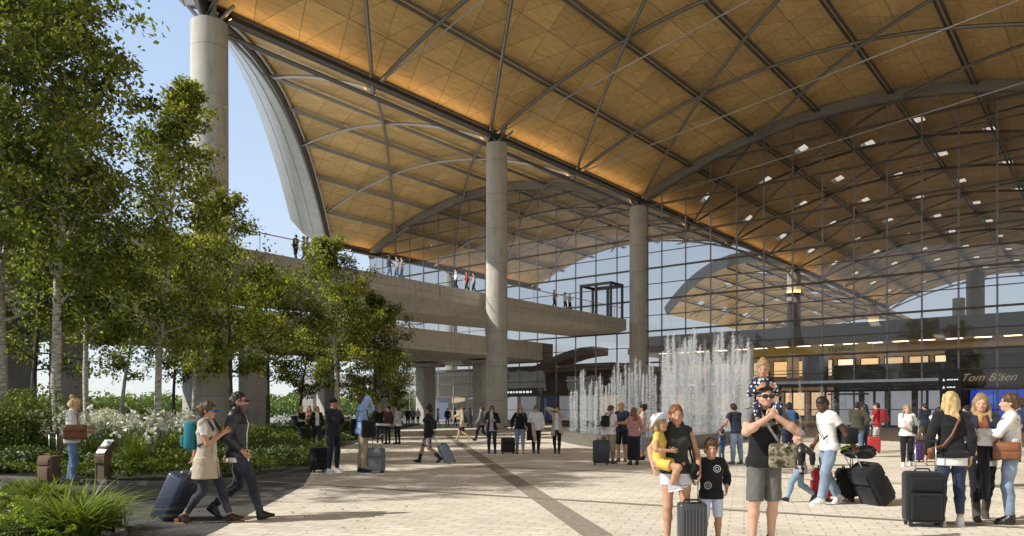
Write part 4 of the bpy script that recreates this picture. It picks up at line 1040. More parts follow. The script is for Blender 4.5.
def person(label, pos, yaw, H=1.70, sex='f', group=None, vox=.014, tone='light', hair='brown', hs='short', legs='stand', arms=('down', 'down'),
           lean=0., twist=0., look=(0., 0.), wear=(), build=1., kid=0., z0=0., feet=None, beard=False, shades=None, cap=None, curl=(.45, .45), sit=None, pz=0., roll=0.):
    """wear: list of (kind, material, options). Local frame: x right, y forward, z up; unit body is 1.75 tall."""
    S = H / 1.75; u = lambda v: np.asarray(v, float) * S
    root = thing('person', label, 'person', (pos[0], pos[1], z0), yaw, group)
    fem = sex == 'f'
    hd = 1 + .34 * kid; lgk = 1 - .12 * kid
    thigh, shank, ank = .435 * lgk, .405 * lgk, .085
    hw = .092 if fem else .088; sw = (.146 if fem else .168) * (1 - .06 * kid); arm1, arm2 = .285 * (1 - .04 * kid), .25 * (1 - .04 * kid)
    tz = .51
    pel0 = ank + thigh + shank
    # ---- feet
    y_ = 0
    if feet is None:
        if legs == 'stand': feet = ((.105, 0, 0, -8), (-.105, .02, 0, 8))
        elif legs == 'relax': feet = ((.13, .02, 0, -14), (-.09, -.04, 0, 6))
        elif legs == 'wide': feet = ((.17, .03, 0, -10), (-.17, -.03, 0, 10))
        elif legs == 'walk': feet = ((.07, .30, .0, 0), (-.07, -.33, .075, 0))
        elif legs == 'walk2': feet = ((.07, -.33, .075, 0), (-.07, .30, .0, 0))
        elif legs == 'step': feet = ((.08, .17, .0, 0), (-.08, -.19, .035, 0))
        elif legs == 'step2': feet = ((.08, -.19, .035, 0), (-.08, .17, .0, 0))
    spread = max(abs(feet[0][1]), abs(feet[1][1]))
    pel = V3(0, 0, min(pel0 + .016, math.sqrt(max(.2, (thigh + shank) ** 2 - spread ** 2)) + ank + .024) - pz) if sit is None else V3(*sit)
    Rt = rotm(twist, -lean, roll)
    hipL = []
    for s in (1, -1): hipL.append(pel + rotm(-twist * .4) @ V3(s * hw, 0, -.02))
    def tor(x, y, z): return pel + Rt @ V3(x, y, z)
    side = Rt @ V3(1, 0, 0); fwd = Rt @ V3(0, 1, 0)
    waist, chest, shl = tor(0, .005, .15), tor(0, .01, .34), tor(0, -.005, .475)
    neck, nb = tor(0, .005, .535), tor(0, 0, .49)
    sh = [tor(s * sw, -.005, .458) for s in (1, -1)]
    up_h = Rt @ V3(0, .02, .095 + .02 * kid)
    Rh = Rt @ rotm(look[0], look[1])
    hb = neck + Rt @ V3(0, .012, .028)                       # where the skull sits on the neck
    def hp(x, y, z): return hb + Rh @ (V3(x, y, z) * hd)      # head coordinates: z=0 at jaw hinge level, eyes at .075
    # ---- limbs
    knees, ankles, toes = [], [], []
    for i, s in enumerate((1, -1)):
        fx, fy, fz, fr = feet[i][:4]; hip = hipL[i]
        A = V3(fx, fy, fz + ank) if sit is None or len(feet[i]) < 5 else V3(*feet[i][:3])
        K, A = ik(hip, A, thigh, shank, V3(s * .06 - math.sin(R(fr)) * .4, 1, 0) if sit is None else V3(s * .3, 1, .8))
        fd = V3(-math.sin(R(fr)) * -s * s, math.cos(R(fr)), 0); fd = V3(math.sin(R(-fr)), math.cos(R(fr)), 0)
        if fz > .03 and fy < 0: fd = nz_(fd + V3(0, 0, -.75))
        elif fy > .22: fd = nz_(fd + V3(0, 0, .22))
        knees.append(K); ankles.append(A); toes.append(fd)
    elbows, wrists, hands = [], [], []
    for i, s in enumerate((1, -1)):
        spec = arms[i]
        if isinstance(spec, str): (tx, ty, tz_), hint = ARMS[spec]; tgt = V3(tx * s, ty, tz_ - pel0) ; tgt = pel + (Rt @ tgt if spec not in ('down', 'pull', 'back') else rotm(twist) @ tgt); hint = V3(hint[0] * s, hint[1], hint[2]); pole = V3(s * .5, -.7, -.5)
        else: tgt = V3(*spec[0]); hint = V3(*(spec[1] if len(spec) > 1 else (0, .6, .6))); pole = V3(*(spec[2] if len(spec) > 2 else (s * .5, -.7, -.5)))
        if spec == 'pocket': pole = V3(s, -.6, 0)
        E, Wp = ik(sh[i], tgt, arm1, arm2, pole); elbows.append(E); wrists.append(Wp)
        d = nz_(Wp - E); t = hint - d * (hint @ d); t = nz_(t if np.linalg.norm(t) > .05 else V3(0, 1, 0)); nrm = np.cross(d, t) * (-s)
        hands.append((d, t, nrm))
    # ---- body volumes, shared by the body and (inflated) by the clothes
    wb = .93 if fem else 1.; bw = build
    def torso(f, m, k=.03, ml=None):
        ml = m if ml is None else ml
        hipw = (.170 if fem else .158) * (1 - .08 * kid); wst = (.122 if fem else .140) * (1 + .08 * kid); ch = (.148 if fem else .168)
        f.slab(u(pel + Rt @ V3(0, -.005, -.05)), u(waist), side, (hipw * bw + ml) * S, (.108 * bw + ml) * S, (wst * bw + m) * S, (.090 * bw + m) * S, k * S)
        f.slab(u(waist), u(chest), side, (wst * bw + m) * S, (.090 * bw + m) * S, (ch * bw + m) * S, (.108 * bw + m) * S, k * S)
        f.slab(u(chest), u(shl), side, (ch * bw + m) * S, (.108 * bw + m) * S, (.128 * bw + m) * S, (.075 * bw + m) * S, k * S)
        f.cone(u(sh[0]), u(nb), (.046 + m * .7) * S, (.058 + m * .5) * S, .02 * S); f.cone(u(sh[1]), u(nb), (.046 + m * .7) * S, (.058 + m * .5) * S, .02 * S)
        if fem and kid < .3:
            for s in (-1, 1): f.ell(u(tor(s * .068, .085, .325)), u(V3(.062 + m, .05 + m, .06 + m)), .04 * S)
    def armv(f, i, m, upto=2., k=.02, flat=True, m2=None):
        """upto: 0..1 part of the upper arm, 1..2 part of the forearm"""
        a, e, w_ = sh[i], elbows[i], wrists[i]; m2 = m if m2 is None else m2; q = bw ** .5 * (.92 if fem else 1.04)
        r = lambda x: (x * q + m) * S; 
        if upto <= 1:
            t = upto; f.cone(u(a), u(a + (e - a) * t), r(.050), (( .050 - .010 * t) * q + m2) * S, k * S, flat); return
        f.cone(u(a), u(a + (e - a) * .45), r(.049), r(.046), k * S); f.cone(u(a + (e - a) * .4), u(e), r(.048), r(.039), k * S)
        t = upto - 1; g = e + (w_ - e) * t
        f.cone(u(e), u(e + (w_ - e) * min(t, .35)), r(.040), r(.043), k * S)
        if t > .35: f.cone(u(e + (w_ - e) * .35), u(g), r(.043), ((.043 - .016 * (t - .35) / .65) * q + m2) * S, k * S, flat and t < .999)
    def legv(f, i, m, upto=2., k=.03, flat=True, m2=None):
        mh = min(m, .007)
        h, kn, an = hipL[i], knees[i], ankles[i]; m2 = m if m2 is None else m2; q = bw * (1.0 if fem else .98)
        r = lambda x: (x * q + m) * S
        if upto <= 1:
            g = h + (kn - h) * upto; f.cone(u(h), u(g), (.088 * q + mh) * S, ((.088 - .032 * upto) * q + m2) * S, k * S, flat); return
        f.cone(u(h), u(h + (kn - h) * .5), (.088 * q + mh) * S, r(.071), k * S); f.cone(u(h + (kn - h) * .5), u(kn), r(.071), r(.055), k * S)
        bk = nz_(np.cross(kn - an, V3(1, 0, 0))) * .012
        if bk[1] > 0: bk = -bk
        c = kn + (an - kn) * .32 + bk; t = upto - 1
        f.cone(u(kn), u(c), r(.053), r(.054), k * S)
        g = kn + (an - kn) * t
        f.cone(u(c), u(g), r(.054), ((.054 - .019 * t) * q + m2) * S, k * S, flat)
    # ---- the body itself
    B = Field()
    torso(B, 0)
    for i in (0, 1):
        armv(B, i, 0, 2., flat=False); legv(B, i, 0, 2., flat=False)
        d, t, nr = hands[i]; w_ = wrists[i]
        B.slab(u(w_ - d * .01), u(w_ + d * .08), nz_(t), .024 * S, .019 * S, .040 * S, .014 * S, .012 * S)
        fd = toes[i]; a = ankles[i]; dn = nz_(np.cross(V3(1, 0, 0), fd)) * -1
        sole = a + dn * .05
        B.slab(u(sole - fd * .030), u(sole + fd * .13), V3(1, 0, 0), .026 * S, .022 * S, .032 * S, .012 * S, .012 * S)
    B.cone(u(nb), u(hb + Rt @ V3(0, 0, .02)), (.056 if fem else .064) * S * hd ** .3, (.050 if fem else .058) * S * hd ** .3, .02 * S)
    k = hd * S
    RhT = Rh
    B.ell(u(hp(0, -.012, .105)), u(V3(.074, .094, .088) * hd), .02 * S, RhT)
    B.ell(u(hp(0, .022, .052)), u(V3(.060, .072, .085) * hd), .03 * S, RhT)
    B.ell(u(hp(0, .050, .0)), u(V3(.042 if fem else .047, .040, .034) * hd), .03 * S, RhT)
    B.ell(u(hp(0, .078, -.012)), u(V3(.022, .016, .016) * hd), .015 * S, RhT)            # chin
    B.cone(u(hp(0, .088, .085)), u(hp(0, .108, .045)), .008 * k, .013 * k, .010 * S)        # nose
    for s in (-1, 1):
        B.ell(u(hp(s * .014, .094, .042)), u(V3(.010, .010, .008) * hd), .006 * S, RhT)
        B.ell(u(hp(s * .031, .098, .078)), u(V3(.017, .014, .011) * hd), .010 * S, RhT, cut=True)  # eye hollow
        B.ell(u(hp(s * .031, .079, .077)), u(V3(.014, .011, .011) * hd), .004 * S, RhT)
        B.ell(u(hp(s * .040, .058, .045)), u(V3(.026, .026, .022) * hd), .02 * S, RhT)      # cheek
        B.ell(u(hp(s * .075, -.008, .065)), u(V3(.010, .020, .031) * hd), .006 * S, RhT)    # ear
    B.cone(u(hp(-.034, .080, .095)), u(hp(.034, .080, .095)), .010 * k, .010 * k, .014 * S)  # brow
    B.ell(u(hp(0, .089, .018)), u(V3(.024, .012, .009) * hd), .008 * S, RhT); B.ell(u(hp(0, .087, .006)), u(V3(.020, .012, .008) * hd), .008 * S, RhT)
    V, Q = B.mesh(vox)
    # fingers: five separate, bent tubes rooted in the palm
    mb = MB()
    for i, s in enumerate((1, -1)):
        d, t, nr = hands[i]; w_ = wrists[i]; cz = curl[i]
        for j, (o, ln) in enumerate(((.029, .068), (.010, .078), (-.009, .072), (-.027, .056))):
            p = w_ + d * .068 + t * o * 1.05; pts = [p]; ang = 0.
            dd = nz_(d + t * o * 2.2)
            for q_, fr in enumerate((.30, .42, .32, .24)):
                pts.append(pts[-1] + (dd * math.cos(ang) + nr * math.sin(ang)) * ln * fr); ang += cz * (.75, 1.05, .8, 0)[q_]
            mb.tube([tuple(u(x)) for x in pts], [.0088 * S, .0088 * S, .008 * S, .0074 * S, .0045 * S], 6)
        p = w_ + d * .022 + t * .026; q1 = p + (d * .6 + t * .62 + nr * .35) * .042; q2 = q1 + nz_(d * .85 + t * .15 + nr * (.3 + cz * .35)) * .034; q3 = q2 + nz_(d * .85 - t * .1 + nr * (.35 + cz * .4)) * .024
        mb.tube([tuple(u(x)) for x in (p, q1, q2, q3)], [.012 * S, .0105 * S, .0095 * S, .006 * S], 6)
    fv = np.array(mb.v); fq = []
    for f in mb.f: 
        if len(f) == 4: fq.append(f)
        else: 
            for j in range(1, len(f) - 1, 2): fq.append((f[0], f[j], f[j + 1], f[min(j + 2, len(f) - 1)]))
    nV = len(V); V = np.concatenate([V, fv]); Q = np.concatenate([Q, np.array(fq) + nV])
    Q = np.array([q for q in Q.tolist() if len(set(q)) == 4]) if False else Q
    # painted skin: complexion, lips, brows, eyes
    base = np.array(SK[tone]); C = np.tile(np.array([*base, 1.]), (len(V), 1))
    hl = ((V / S - hb) @ Rh) / hd
    hcol = np.array(HR[hair])
    def paint(mask, col, f=1.): C[mask, :3] = C[mask, :3] * (1 - f) + np.array(col) * f
    front = hl[:, 1] > .045
    x, y, z = np.abs(hl[:, 0]), hl[:, 1], hl[:, 2]
    near = (np.abs(hl) < .2).all(1)
    paint(near & front & (((x - .042) / .026) ** 2 + ((z - .040) / .022) ** 2 < 1), base * np.array([1.08, .82, .80]), .45)
    paint(near & front & ((x / .024) ** 2 + ((z - .012) / .012) ** 2 < 1), base * np.array([.95, .50, .50]), .8)
    if beard: paint(near & (hl[:, 1] > .0) & (z < .032) & (z > -.05) & ~((x / .022) ** 2 + ((z - .012) / .008) ** 2 < 1), hcol * .9 + .02, .75)
    if beard: paint(near & front & (z < .036) & (z > .022) & (x < .032), hcol + .02, .6)
    paint(near & front & (((x - .032) / .021) ** 2 + ((z - .099) / .0055) ** 2 < 1), hcol * .8, .6)
    paint(near & front & (((x - .031) / .0155) ** 2 + ((z - .076) / .0062) ** 2 < 1), (.55, .48, .44), .45)
    paint(near & front & (((x - .030) / .0070) ** 2 + ((z - .075) / .0065) ** 2 < 1), (.035, .022, .015), 1.)
    paint(near & front & (((x - .031) / .018) ** 2 + ((z - .084) / .004) ** 2 < 1), (.06, .035, .03), .8)
    np_mesh('body', V, Q, skin, root, colors=C)
    # ---- hair
    hm = hairm(HR[hair])
    if hs != 'none' and cap != 'full':
        Hf = Field(); g = dict(buzz=.004, short=.009, crop=.008).get(hs, .013)
        Hf.ell(u(hp(0, -.016, .108)), u(V3(.074 + g, .094 + g, .088 + g * 1.2) * hd), .01 * S, RhT)
        Hf.ell(u(hp(0, -.05, .06)), u(V3(.066 + g, .06 + g, .085) * hd), .02 * S, RhT)
        # face opening
        Hf.ell(u(hp(0, .115, .050)), u(V3(.066, .080, .098 if hs != 'fringe' else .078) * hd), 0, RhT, cut=True)
        Hf.ell(u(hp(0, .06, -.02)), u(V3(.12, .075, .075) * hd), 0, RhT, cut=True)
        if hs in ('short', 'buzz', 'crop', 'fringe', 'curly'):
            for s in (-1, 1): Hf.ell(u(hp(s * .085, .012, .055)), u(V3(.03, .035, .045) * hd), 0, RhT, cut=True)
            Hf.plane(u(hp(0, -.08, .015)), Rh @ V3(0, -.15, -1))
        if hs == 'short': Hf.ell(u(hp(0, .045, .172)), u(V3(.052, .050, .030) * hd), .02 * S, RhT)
        if hs == 'fringe': Hf.ell(u(hp(0, .055, .150)), u(V3(.066, .045, .035) * hd), .02 * S, RhT)
        if hs == 'curly':
            r_ = np.random.default_rng(int(pos[0] * 100) & 255)
            for _ in range(16):
                a = r_.uniform(0, 6.28); Hf.ell(u(hp(.08 * math.cos(a), -.03 + .085 * math.sin(a), r_.uniform(.08, .19))), u(V3(.04, .04, .04) * hd), .01 * S, RhT)
            Hf.ell(u(hp(0, .125, .05)), u(V3(.066, .075, .085) * hd), 0, RhT, cut=True)
        if hs in ('long', 'longback', 'bob'):
            ln = {'long': .30, 'longback': .33, 'bob': .13}[hs]
            Hf.slab(u(hp(0, -.055, .10)), u(hp(0, -.055, .10) + (Rt @ V3(0, -.035, -ln))), Rh @ V3(1, 0, 0), .085 * k, .05 * k, .095 * k, .035 * k, .03 * S)
            for s in (-1, 1):
                Hf.cone(u(hp(s * .075, -.01, .10)), u(hp(s * .082, .0, -.01)), .028 * k, .026 * k, .02 * S)
                if hs == 'long': Hf.cone(u(hp(s * .085, .0, .0)), u(hp(s * .085, .03, .0) + Rt @ V3(s * .02, .05, -.17)), .030 * k, .018 * k, .02 * S)
        if hs == 'bun': Hf.ell(u(hp(0, -.115, .185)), u(V3(.05, .046, .046) * hd), .01 * S, RhT)
        if hs == 'lowbun': Hf.ell(u(hp(0, -.125, .09)), u(V3(.045, .042, .045) * hd), .012 * S, RhT)
        if hs == 'topbun': Hf.ell(u(hp(0, -.04, .225)), u(V3(.05, .05, .042) * hd), .01 * S, RhT)
        if hs == 'pony':
            Hf.cone(u(hp(0, -.10, .13)), u(hp(0, -.145, .09)), .03 * k, .032 * k, .01 * S); Hf.cone(u(hp(0, -.145, .09)), u(hp(0, -.135, -.06)), .034 * k, .012 * k, .01 * S)
        Vh, Qh = Hf.mesh(max(vox * .85, .008), noise=.007 * S if hs not in ('buzz',) else .001, nf=48, seed=3, stretch=(1, 1, .3))
        if len(Vh): np_mesh('hair', Vh, Qh, hm, root)
    if cap:
        kind, cm = cap if isinstance(cap, tuple) else ('cap', cap)
        Cf = Field()
        Cf.ell(u(hp(0, -.012, .118)), u(V3(.088, .108, .092) * hd), 0, RhT)
        Cf.plane(u(hp(0, 0, .108 if kind != 'beanie' else .088)), Rh @ V3(0, .25, -1))
        if kind == 'cap': Cf.slab(u(hp(0, .07, .118)), u(hp(0, .165, .100)), Rh @ V3(1, 0, 0), .070 * k, .008 * k, .055 * k, .006 * k, .005 * S)
        if kind == 'hat':
            Cf.slab(u(hp(0, -.015, .122)), u(hp(0, .004, .105)), Rh @ V3(1, 0, 0), .105 * k, .12 * k, .135 * k, .15 * k, .01 * S)
        Vc, Qc = Cf.mesh(max(vox * .8, .007), noise=.002, nf=30)
        np_mesh('cap', Vc, Qc, cm, root)
    if shades:
        mb = MB(); 
        for s in (-1, 1):
            M4 = Matrix.Translation(u(hp(s * .034, .103, .076))) @ Matrix([list(r) for r in Rh]).to_4x4()
            mb.rbox((.056 * k, .012 * k, .040 * k), .005 * k, M4)
            mb.beam(u(hp(s * .060, .098, .083)), u(hp(s * .080, .0, .078)), .005 * k, .008 * k)
        mb.beam(u(hp(-.012, .108, .082)), u(hp(.012, .108, .082)), .006 * k, .007 * k)
        mb.build('sunglasses', shades, root)
    # ---- clothes
    for it in wear:
        kind, mt = it[0], it[1]; op = it[2] if len(it) > 2 else {}
        f = Field(); m = op.get('m', .012); nzv = op.get('fold', .0035) * S; nf = op.get('nf', 26); nm = kind
        vx = op.get('vox', vox)
        if kind in ('shirt', 'jacket', 'sweater', 'vest', 'coat', 'polo'):
            m = op.get('m', dict(shirt=.013, polo=.013, sweater=.017, jacket=.021, vest=.024, coat=.026)[kind]); sl_ = op.get('sleeve', dict(shirt=.55, polo=.6, sweater=1.96, jacket=1.97, vest=0, coat=1.97)[kind])
            hem = op.get('hem', dict(shirt=-.09, polo=-.09, sweater=-.10, jacket=-.10, vest=-.20, coat=-.32)[kind]); fl = op.get('flare', .0)
            ml = m + op.get('over', .012); torso(f, m, ml=ml)
            if hem < -.05:
                hipw = (.172 if fem else .160) * bw
                f.slab(u(pel + Rt @ V3(0, 0, 0)), u(pel + Rt @ V3(0, 0, hem)), side, (hipw + ml) * S, (.112 * bw + ml) * S, (hipw + ml + fl) * S, (.115 * bw + ml + fl) * S, .03 * S, flat=True)
            f.plane(u(pel + Rt @ V3(0, 0, hem)), Rt @ V3(0, 0, -1))
            if sl_ > 0:
                A = Field()
                for i in (0, 1): armv(f, i, m * op.get('slm', 1.), sl_, m2=m * op.get('cuff', 1.))
            # neckline
            f.ell(u(tor(0, .05 if op.get('v') is None else .10, .545 if kind != 'sweater' else .555)), u(V3(.07, .07, .05 + op.get('v', 0))), 0, cut=True)
            f.cone(u(nb), u(hb), .060 * S, .060 * S, 0, cut=True)
            op_ = op.get('open')
            if op_: # open front: a gap that widens downwards
                f.slab(u(tor(0, .16, .56)), u(tor(0, .16, hem - .05)), side, op_ * .6 * S, .12 * S, op_ * S, .12 * S, 0, cut=True)
            if op.get('collar'):
                f.cone(u(tor(-.03, .0, .52)), u(tor(.03, .0, .52)), .072 * S, .072 * S, .01 * S); f.cone(u(tor(0, .01, .44)), u(tor(0, .02, .66)), .056 * S, .064 * S, 0, cut=True)
        elif kind in ('trousers', 'jeans', 'shorts', 'leggings'):
            m = op.get('m', dict(trousers=.014, jeans=.010, shorts=.022, leggings=.006)[kind]); up = op.get('upto', dict(trousers=1.95, jeans=1.95, shorts=.72, leggings=1.97)[kind]); m2 = op.get('m2', m)
            hipw = (.170 if fem else .158) * bw
            mm = min(m, .009); wst = (.122 if fem else .140) * (1 + .08 * kid)
            f.slab(u(pel + Rt @ V3(0, -.005, -.05)), u(waist), side, (hipw * (1 - .08 * kid) + mm) * S, (.108 * bw + mm) * S, (wst * bw + .007) * S, (.090 * bw + .007) * S, .03 * S)
            f.plane(u(pel + Rt @ V3(0, 0, .105)), Rt @ V3(0, 0, 1))
            for i in (0, 1): legv(f, i, m, up, m2=m2)
            nm = {'leggings': 'trousers'}.get(kind, kind)
        elif kind in ('skirt', 'dress'):
            z1 = op.get('len', .55); fl = op.get('flare', .10); hipw = .170 * bw
            if kind == 'dress': torso(f, .014); f.ell(u(tor(0, .05, .545)), u(V3(.07, .07, .06)), 0, cut=True); f.cone(u(nb), u(hb), .06 * S, .06 * S, 0, cut=True)
            else:
                f.slab(u(pel + Rt @ V3(0, -.005, -.05)), u(waist), side, (hipw + .012) * S, (.120 * bw) * S, (.122 * bw + .008) * S, (.090 * bw + .008) * S, .03 * S)
            ctr = (knees[0] + knees[1]) / 2; ctr = V3(ctr[0], ctr[1] * .4, 0)
            f.slab(u(pel), u(V3(ctr[0], ctr[1], pel[2] - z1)), side, (hipw + .026) * S, .134 * bw * S, (hipw + .01 + fl) * S, (.13 + fl * .8) * S, .04 * S, flat=True)
            for i in (0, 1): legv(f, i, .022, min(.8, z1 / .5))
            if kind == 'skirt': f.plane(u(pel + Rt @ V3(0, 0, .11)), Rt @ V3(0, 0, 1))
            nzv *= 1.8
        elif kind in ('shoes', 'boots', 'heels', 'sneakers'):
            for i in (0, 1):
                fd = toes[i]; a = ankles[i]; dn = -nz_(np.cross(V3(1, 0, 0), fd)); g = Field(); sole = a + dn * .052
                g.slab(u(sole - fd * .045), u(sole + fd * .05), V3(1, 0, 0), .040 * S, .038 * S, .046 * S, .036 * S, .02 * S)
                g.slab(u(sole + fd * .05 + dn * .004), u(sole + fd * .165 + dn * .010), V3(1, 0, 0), .046 * S, .032 * S, .040 * S, .020 * S, .02 * S)
                g.cone(u(a + fd * .0), u(sole + fd * .10), .043 * S, .034 * S, .02 * S)
                if kind in ('shoes', 'sneakers'): g.cone(u(a - dn * .012 - fd * .01), u(sole), .044 * S, .042 * S, .015 * S)
                if kind == 'boots': g.cone(u(a - nz_(a - knees[i]) * op.get('h', .13)), u(sole), .055 * S, .046 * S, .015 * S, flat=False)
                g.plane(u(sole + dn * .034), dn)
                Vs, Qs = g.mesh(max(vox * .8, .007))
                o_ = np_mesh('shoe', Vs, Qs, mt, root)
                if kind in ('heels',):
                    mh = MB(); mh.rbox((.075 * S, .24 * S, .045 * S), .035 * S, Matrix.Translation(u(sole + fd * .06 + dn * .052)) @ Matrix.Rotation(0, 4, 'X'))
                    mh.box(u(sole - fd * .03 + dn * .075), (.06 * S, .06 * S, .07 * S)); mh.build('sole', op.get('sole', mt), o_)
                if kind == 'sneakers':
                    ms = MB(); Ms = Matrix.Translation(u(sole + fd * .06 + dn * .030)) @ Matrix(np.stack([np.cross(fd, -dn), fd, -dn], 1).tolist()).to_4x4()
                    ms.rbox((.094 * S, .262 * S, .022 * S), .040 * S, Ms); ms.build('sole', op.get('sole', fabric((.8, .8, .78), .05)), o_)
            continue
        elif kind == 'scarf':
            f.cone(u(tor(-.05, .02, .475)), u(tor(.05, .02, .475)), .068 * S, .068 * S, .02 * S)
            f.cone(u(tor(.02, .09, .45)), u(tor(.05, .125, .20)), .036 * S, .036 * S, .02 * S)
            f.cone(u(tor(.05, .125, .20)), u(tor(.06, .13, -.02)), .036 * S, .044 * S, .02 * S)
            f.cone(u(tor(0, .0, .44)), u(tor(0, .03, .70)), .052 * S, .058 * S, 0, cut=True)
        Vc, Qc = f.mesh(vx, noise=nzv, nf=nf, seed=int(abs(pos[0]) * 37 + len(kind)))
        if len(Vc): np_mesh(nm, Vc, Qc, mt, root)
    root['_'] = 0; del root['_']
    return dict(root=root, S=S, sh=[u(x) for x in sh], wr=[u(x) for x in wrists], pel=u(pel), tor=lambda x, y, z: u(tor(x, y, z)), hands=hands, hp=lambda x, y, z: u(hp(x, y, z)), knees=[u(x) for x in knees], ankles=[u(x) for x in ankles])
# ================================================================== luggage
def c_(*a): return a
def wmat(p): return p['root'].matrix_basis.copy()
def world(p, v): 
    M4 = Matrix.Translation(p['root'].location) @ Matrix.Rotation(p['root'].rotation_euler[2], 4, 'Z')
    return M4 @ Vector(v)
rubber = M((.02, .02, .02), .6, key='rubber'); chrome = M((.55, .55, .56), .25, .9, key='chrome'); blackp = M((.018, .018, .02), .4, key='black_plastic')
def hard(col, r=.35): return M(col, r, .0, var=.12, scale=4, bump=.08, bscale=60, key='shell')
def suitcase(label, base, top=None, yaw=0., size=(.42, .25, .62), mat=None, style='soft', handle=.42, trim=None, four=True, group=None):
    """base: wheel point on the ground; top: hand that pulls it (tilts the case) or None for upright"""
    w_, d_, h_ = size; trim = trim or blackp
    t = thing('suitcase', label, 'suitcase', (base[0], base[1], 0), yaw, group)
    if top is not None:
        v = Vector(top) - Vector((base[0], base[1], .03)); handle = max(.2, v.length - h_ - .05)
        t.rotation_euler = (v.to_track_quat('Z', 'Y')).to_euler()
        z = v.normalized(); hx = Vector((v.x, v.y, 0)).normalized(); xx = Vector((-hx.y, hx.x, 0)); yy = z.cross(xx)
        t.rotation_euler = Matrix((xx, yy, z)).transposed().to_euler()
    z0 = .055
    mb = MB(); M0 = Matrix.Translation((0, 0, z0 + h_ / 2)); mb.rbox(size, min(w_, d_) * .22, M0, 4)
    if style == 'hard':
        for i in range(-3, 4): 
            for s in (-1, 1): mb.tube([(i * w_ * .115, s * (d_ / 2 + .001), z0 + .06), (i * w_ * .115, s * (d_ / 2 + .001), z0 + h_ - .06)], .008, 5)
    mb.build('shell', mat, t, smooth=True)
    def loop(zc, yy, hw, hh, r):
        return [(hw * cx, yy, zc + hh * cz) for cx, cz in ((-1, -.9), (-.9, -1), (.9, -1), (1, -.9), (1, .9), (.9, 1), (-.9, 1), (-1, .9), (-1, -.9))]
    if style == 'soft':
        for s in (-1, 1):
            p = MB(); p.rbox((w_ * .80, .045, h_ * .50), .02, Matrix.Translation((0, s * (d_ / 2 + .012), z0 + h_ * .32)), 3); p.build('pocket', mat, t, smooth=True)
            p = MB(); p.rbox((w_ * .80, .035, h_ * .24), .016, Matrix.Translation((0, s * (d_ / 2 + .008), z0 + h_ * .76)), 3); p.build('pocket', mat, t, smooth=True)
            z_ = MB(); z_.tube(loop(z0 + h_ * .32, s * (d_ / 2 + .036), w_ * .36, h_ * .22, 0), .004, 4, cap=False); z_.build('zip', trim, t)
    mb = MB()
    for s in (-1, 1):
        ring = [(s * w_ * .5 * (1.0 if abs(q) < 3 else .9), 0, 0) for q in range(1)]
    zt = z0 + h_
    yb = -d_ * .36
    for s in (-1, 1): MB().tube([(s * w_ * .26, yb, zt - .03), (s * w_ * .26, yb, zt + handle)], .009, 7).build('handle_pole', chrome, t, smooth='all')
    MB().tube([(-w_ * .30, yb, zt + handle), (-w_ * .2, yb, zt + handle + .018), (w_ * .2, yb, zt + handle + .018), (w_ * .30, yb, zt + handle)], .017, 8).build('grip', blackp, t, smooth='all')
    MB().tube([(-.09, .03, zt - .005), (-.075, .03, zt + .03), (.075, .03, zt + .03), (.09, .03, zt - .005)], .011, 7).build('carry_handle', trim, t, smooth='all')
    for sx in (-1, 1):
        for sy in ((-1, 1) if four else (-1,)):
            m4 = MB(); x_, y_ = sx * (w_ / 2 - .05), sy * (d_ / 2 - .04)
            m4.tube([(x_ - .014, y_, .03), (x_ + .014, y_, .03)], .03, 12); m4.box((x_, y_, .055), (.04, .05, .03)); m4.build('wheel', rubber, t, smooth=True)
    return t
def worn(name, label, cat, p, group=None):
    """bag carried by a person: meshes are written in the wearer's own coordinates"""
    t = thing(name, label, cat, tuple(p['root'].location), p['root'].rotation_euler[2], group); return t
def backpack(label, p, mat, size=(.30, .17, .44), strap=None, cat='backpack', group=None):
    S = p['S']; t = worn('backpack', label, cat, p, group); strap = strap or mat
    tor = p['tor']; c = tor(0, -.11, .30) ; up = nz_(tor(0, 0, .5) - tor(0, 0, 0)); sx = nz_(tor(1, 0, 0) - tor(0, 0, 0)); fw = np.cross(up, sx)
    c = c - fw * size[1] * .5
    Mx = Matrix(np.stack([sx, fw, up], 1).tolist()).to_4x4(); M4 = Matrix.Translation(c) @ Mx
    mb = MB(); mb.rbox(size, .06, M4, 4, taper=.86); mb.build('bag', mat, t, smooth=True)
    mb = MB(); mb.rbox((size[0] * .74, .06, size[2] * .42), .025, Matrix.Translation(c - fw * size[1] * .55 - up * size[2] * .2) @ Mx, 3); mb.build('pocket', mat, t, smooth=True)
    for s in (-1, 1):
        pts = [tor(s * .09, -.13, .44), tor(s * .10, -.04, .535), tor(s * .105, .06, .51), tor(s * .11, .135, .40), tor(s * .135, .10, .25), tor(s * .15, -.06, .16)]
        MB().tube([tuple(x) for x in pts], .022 * S, 6, flat=.45).build('strap', strap, t, smooth='all')
    return t
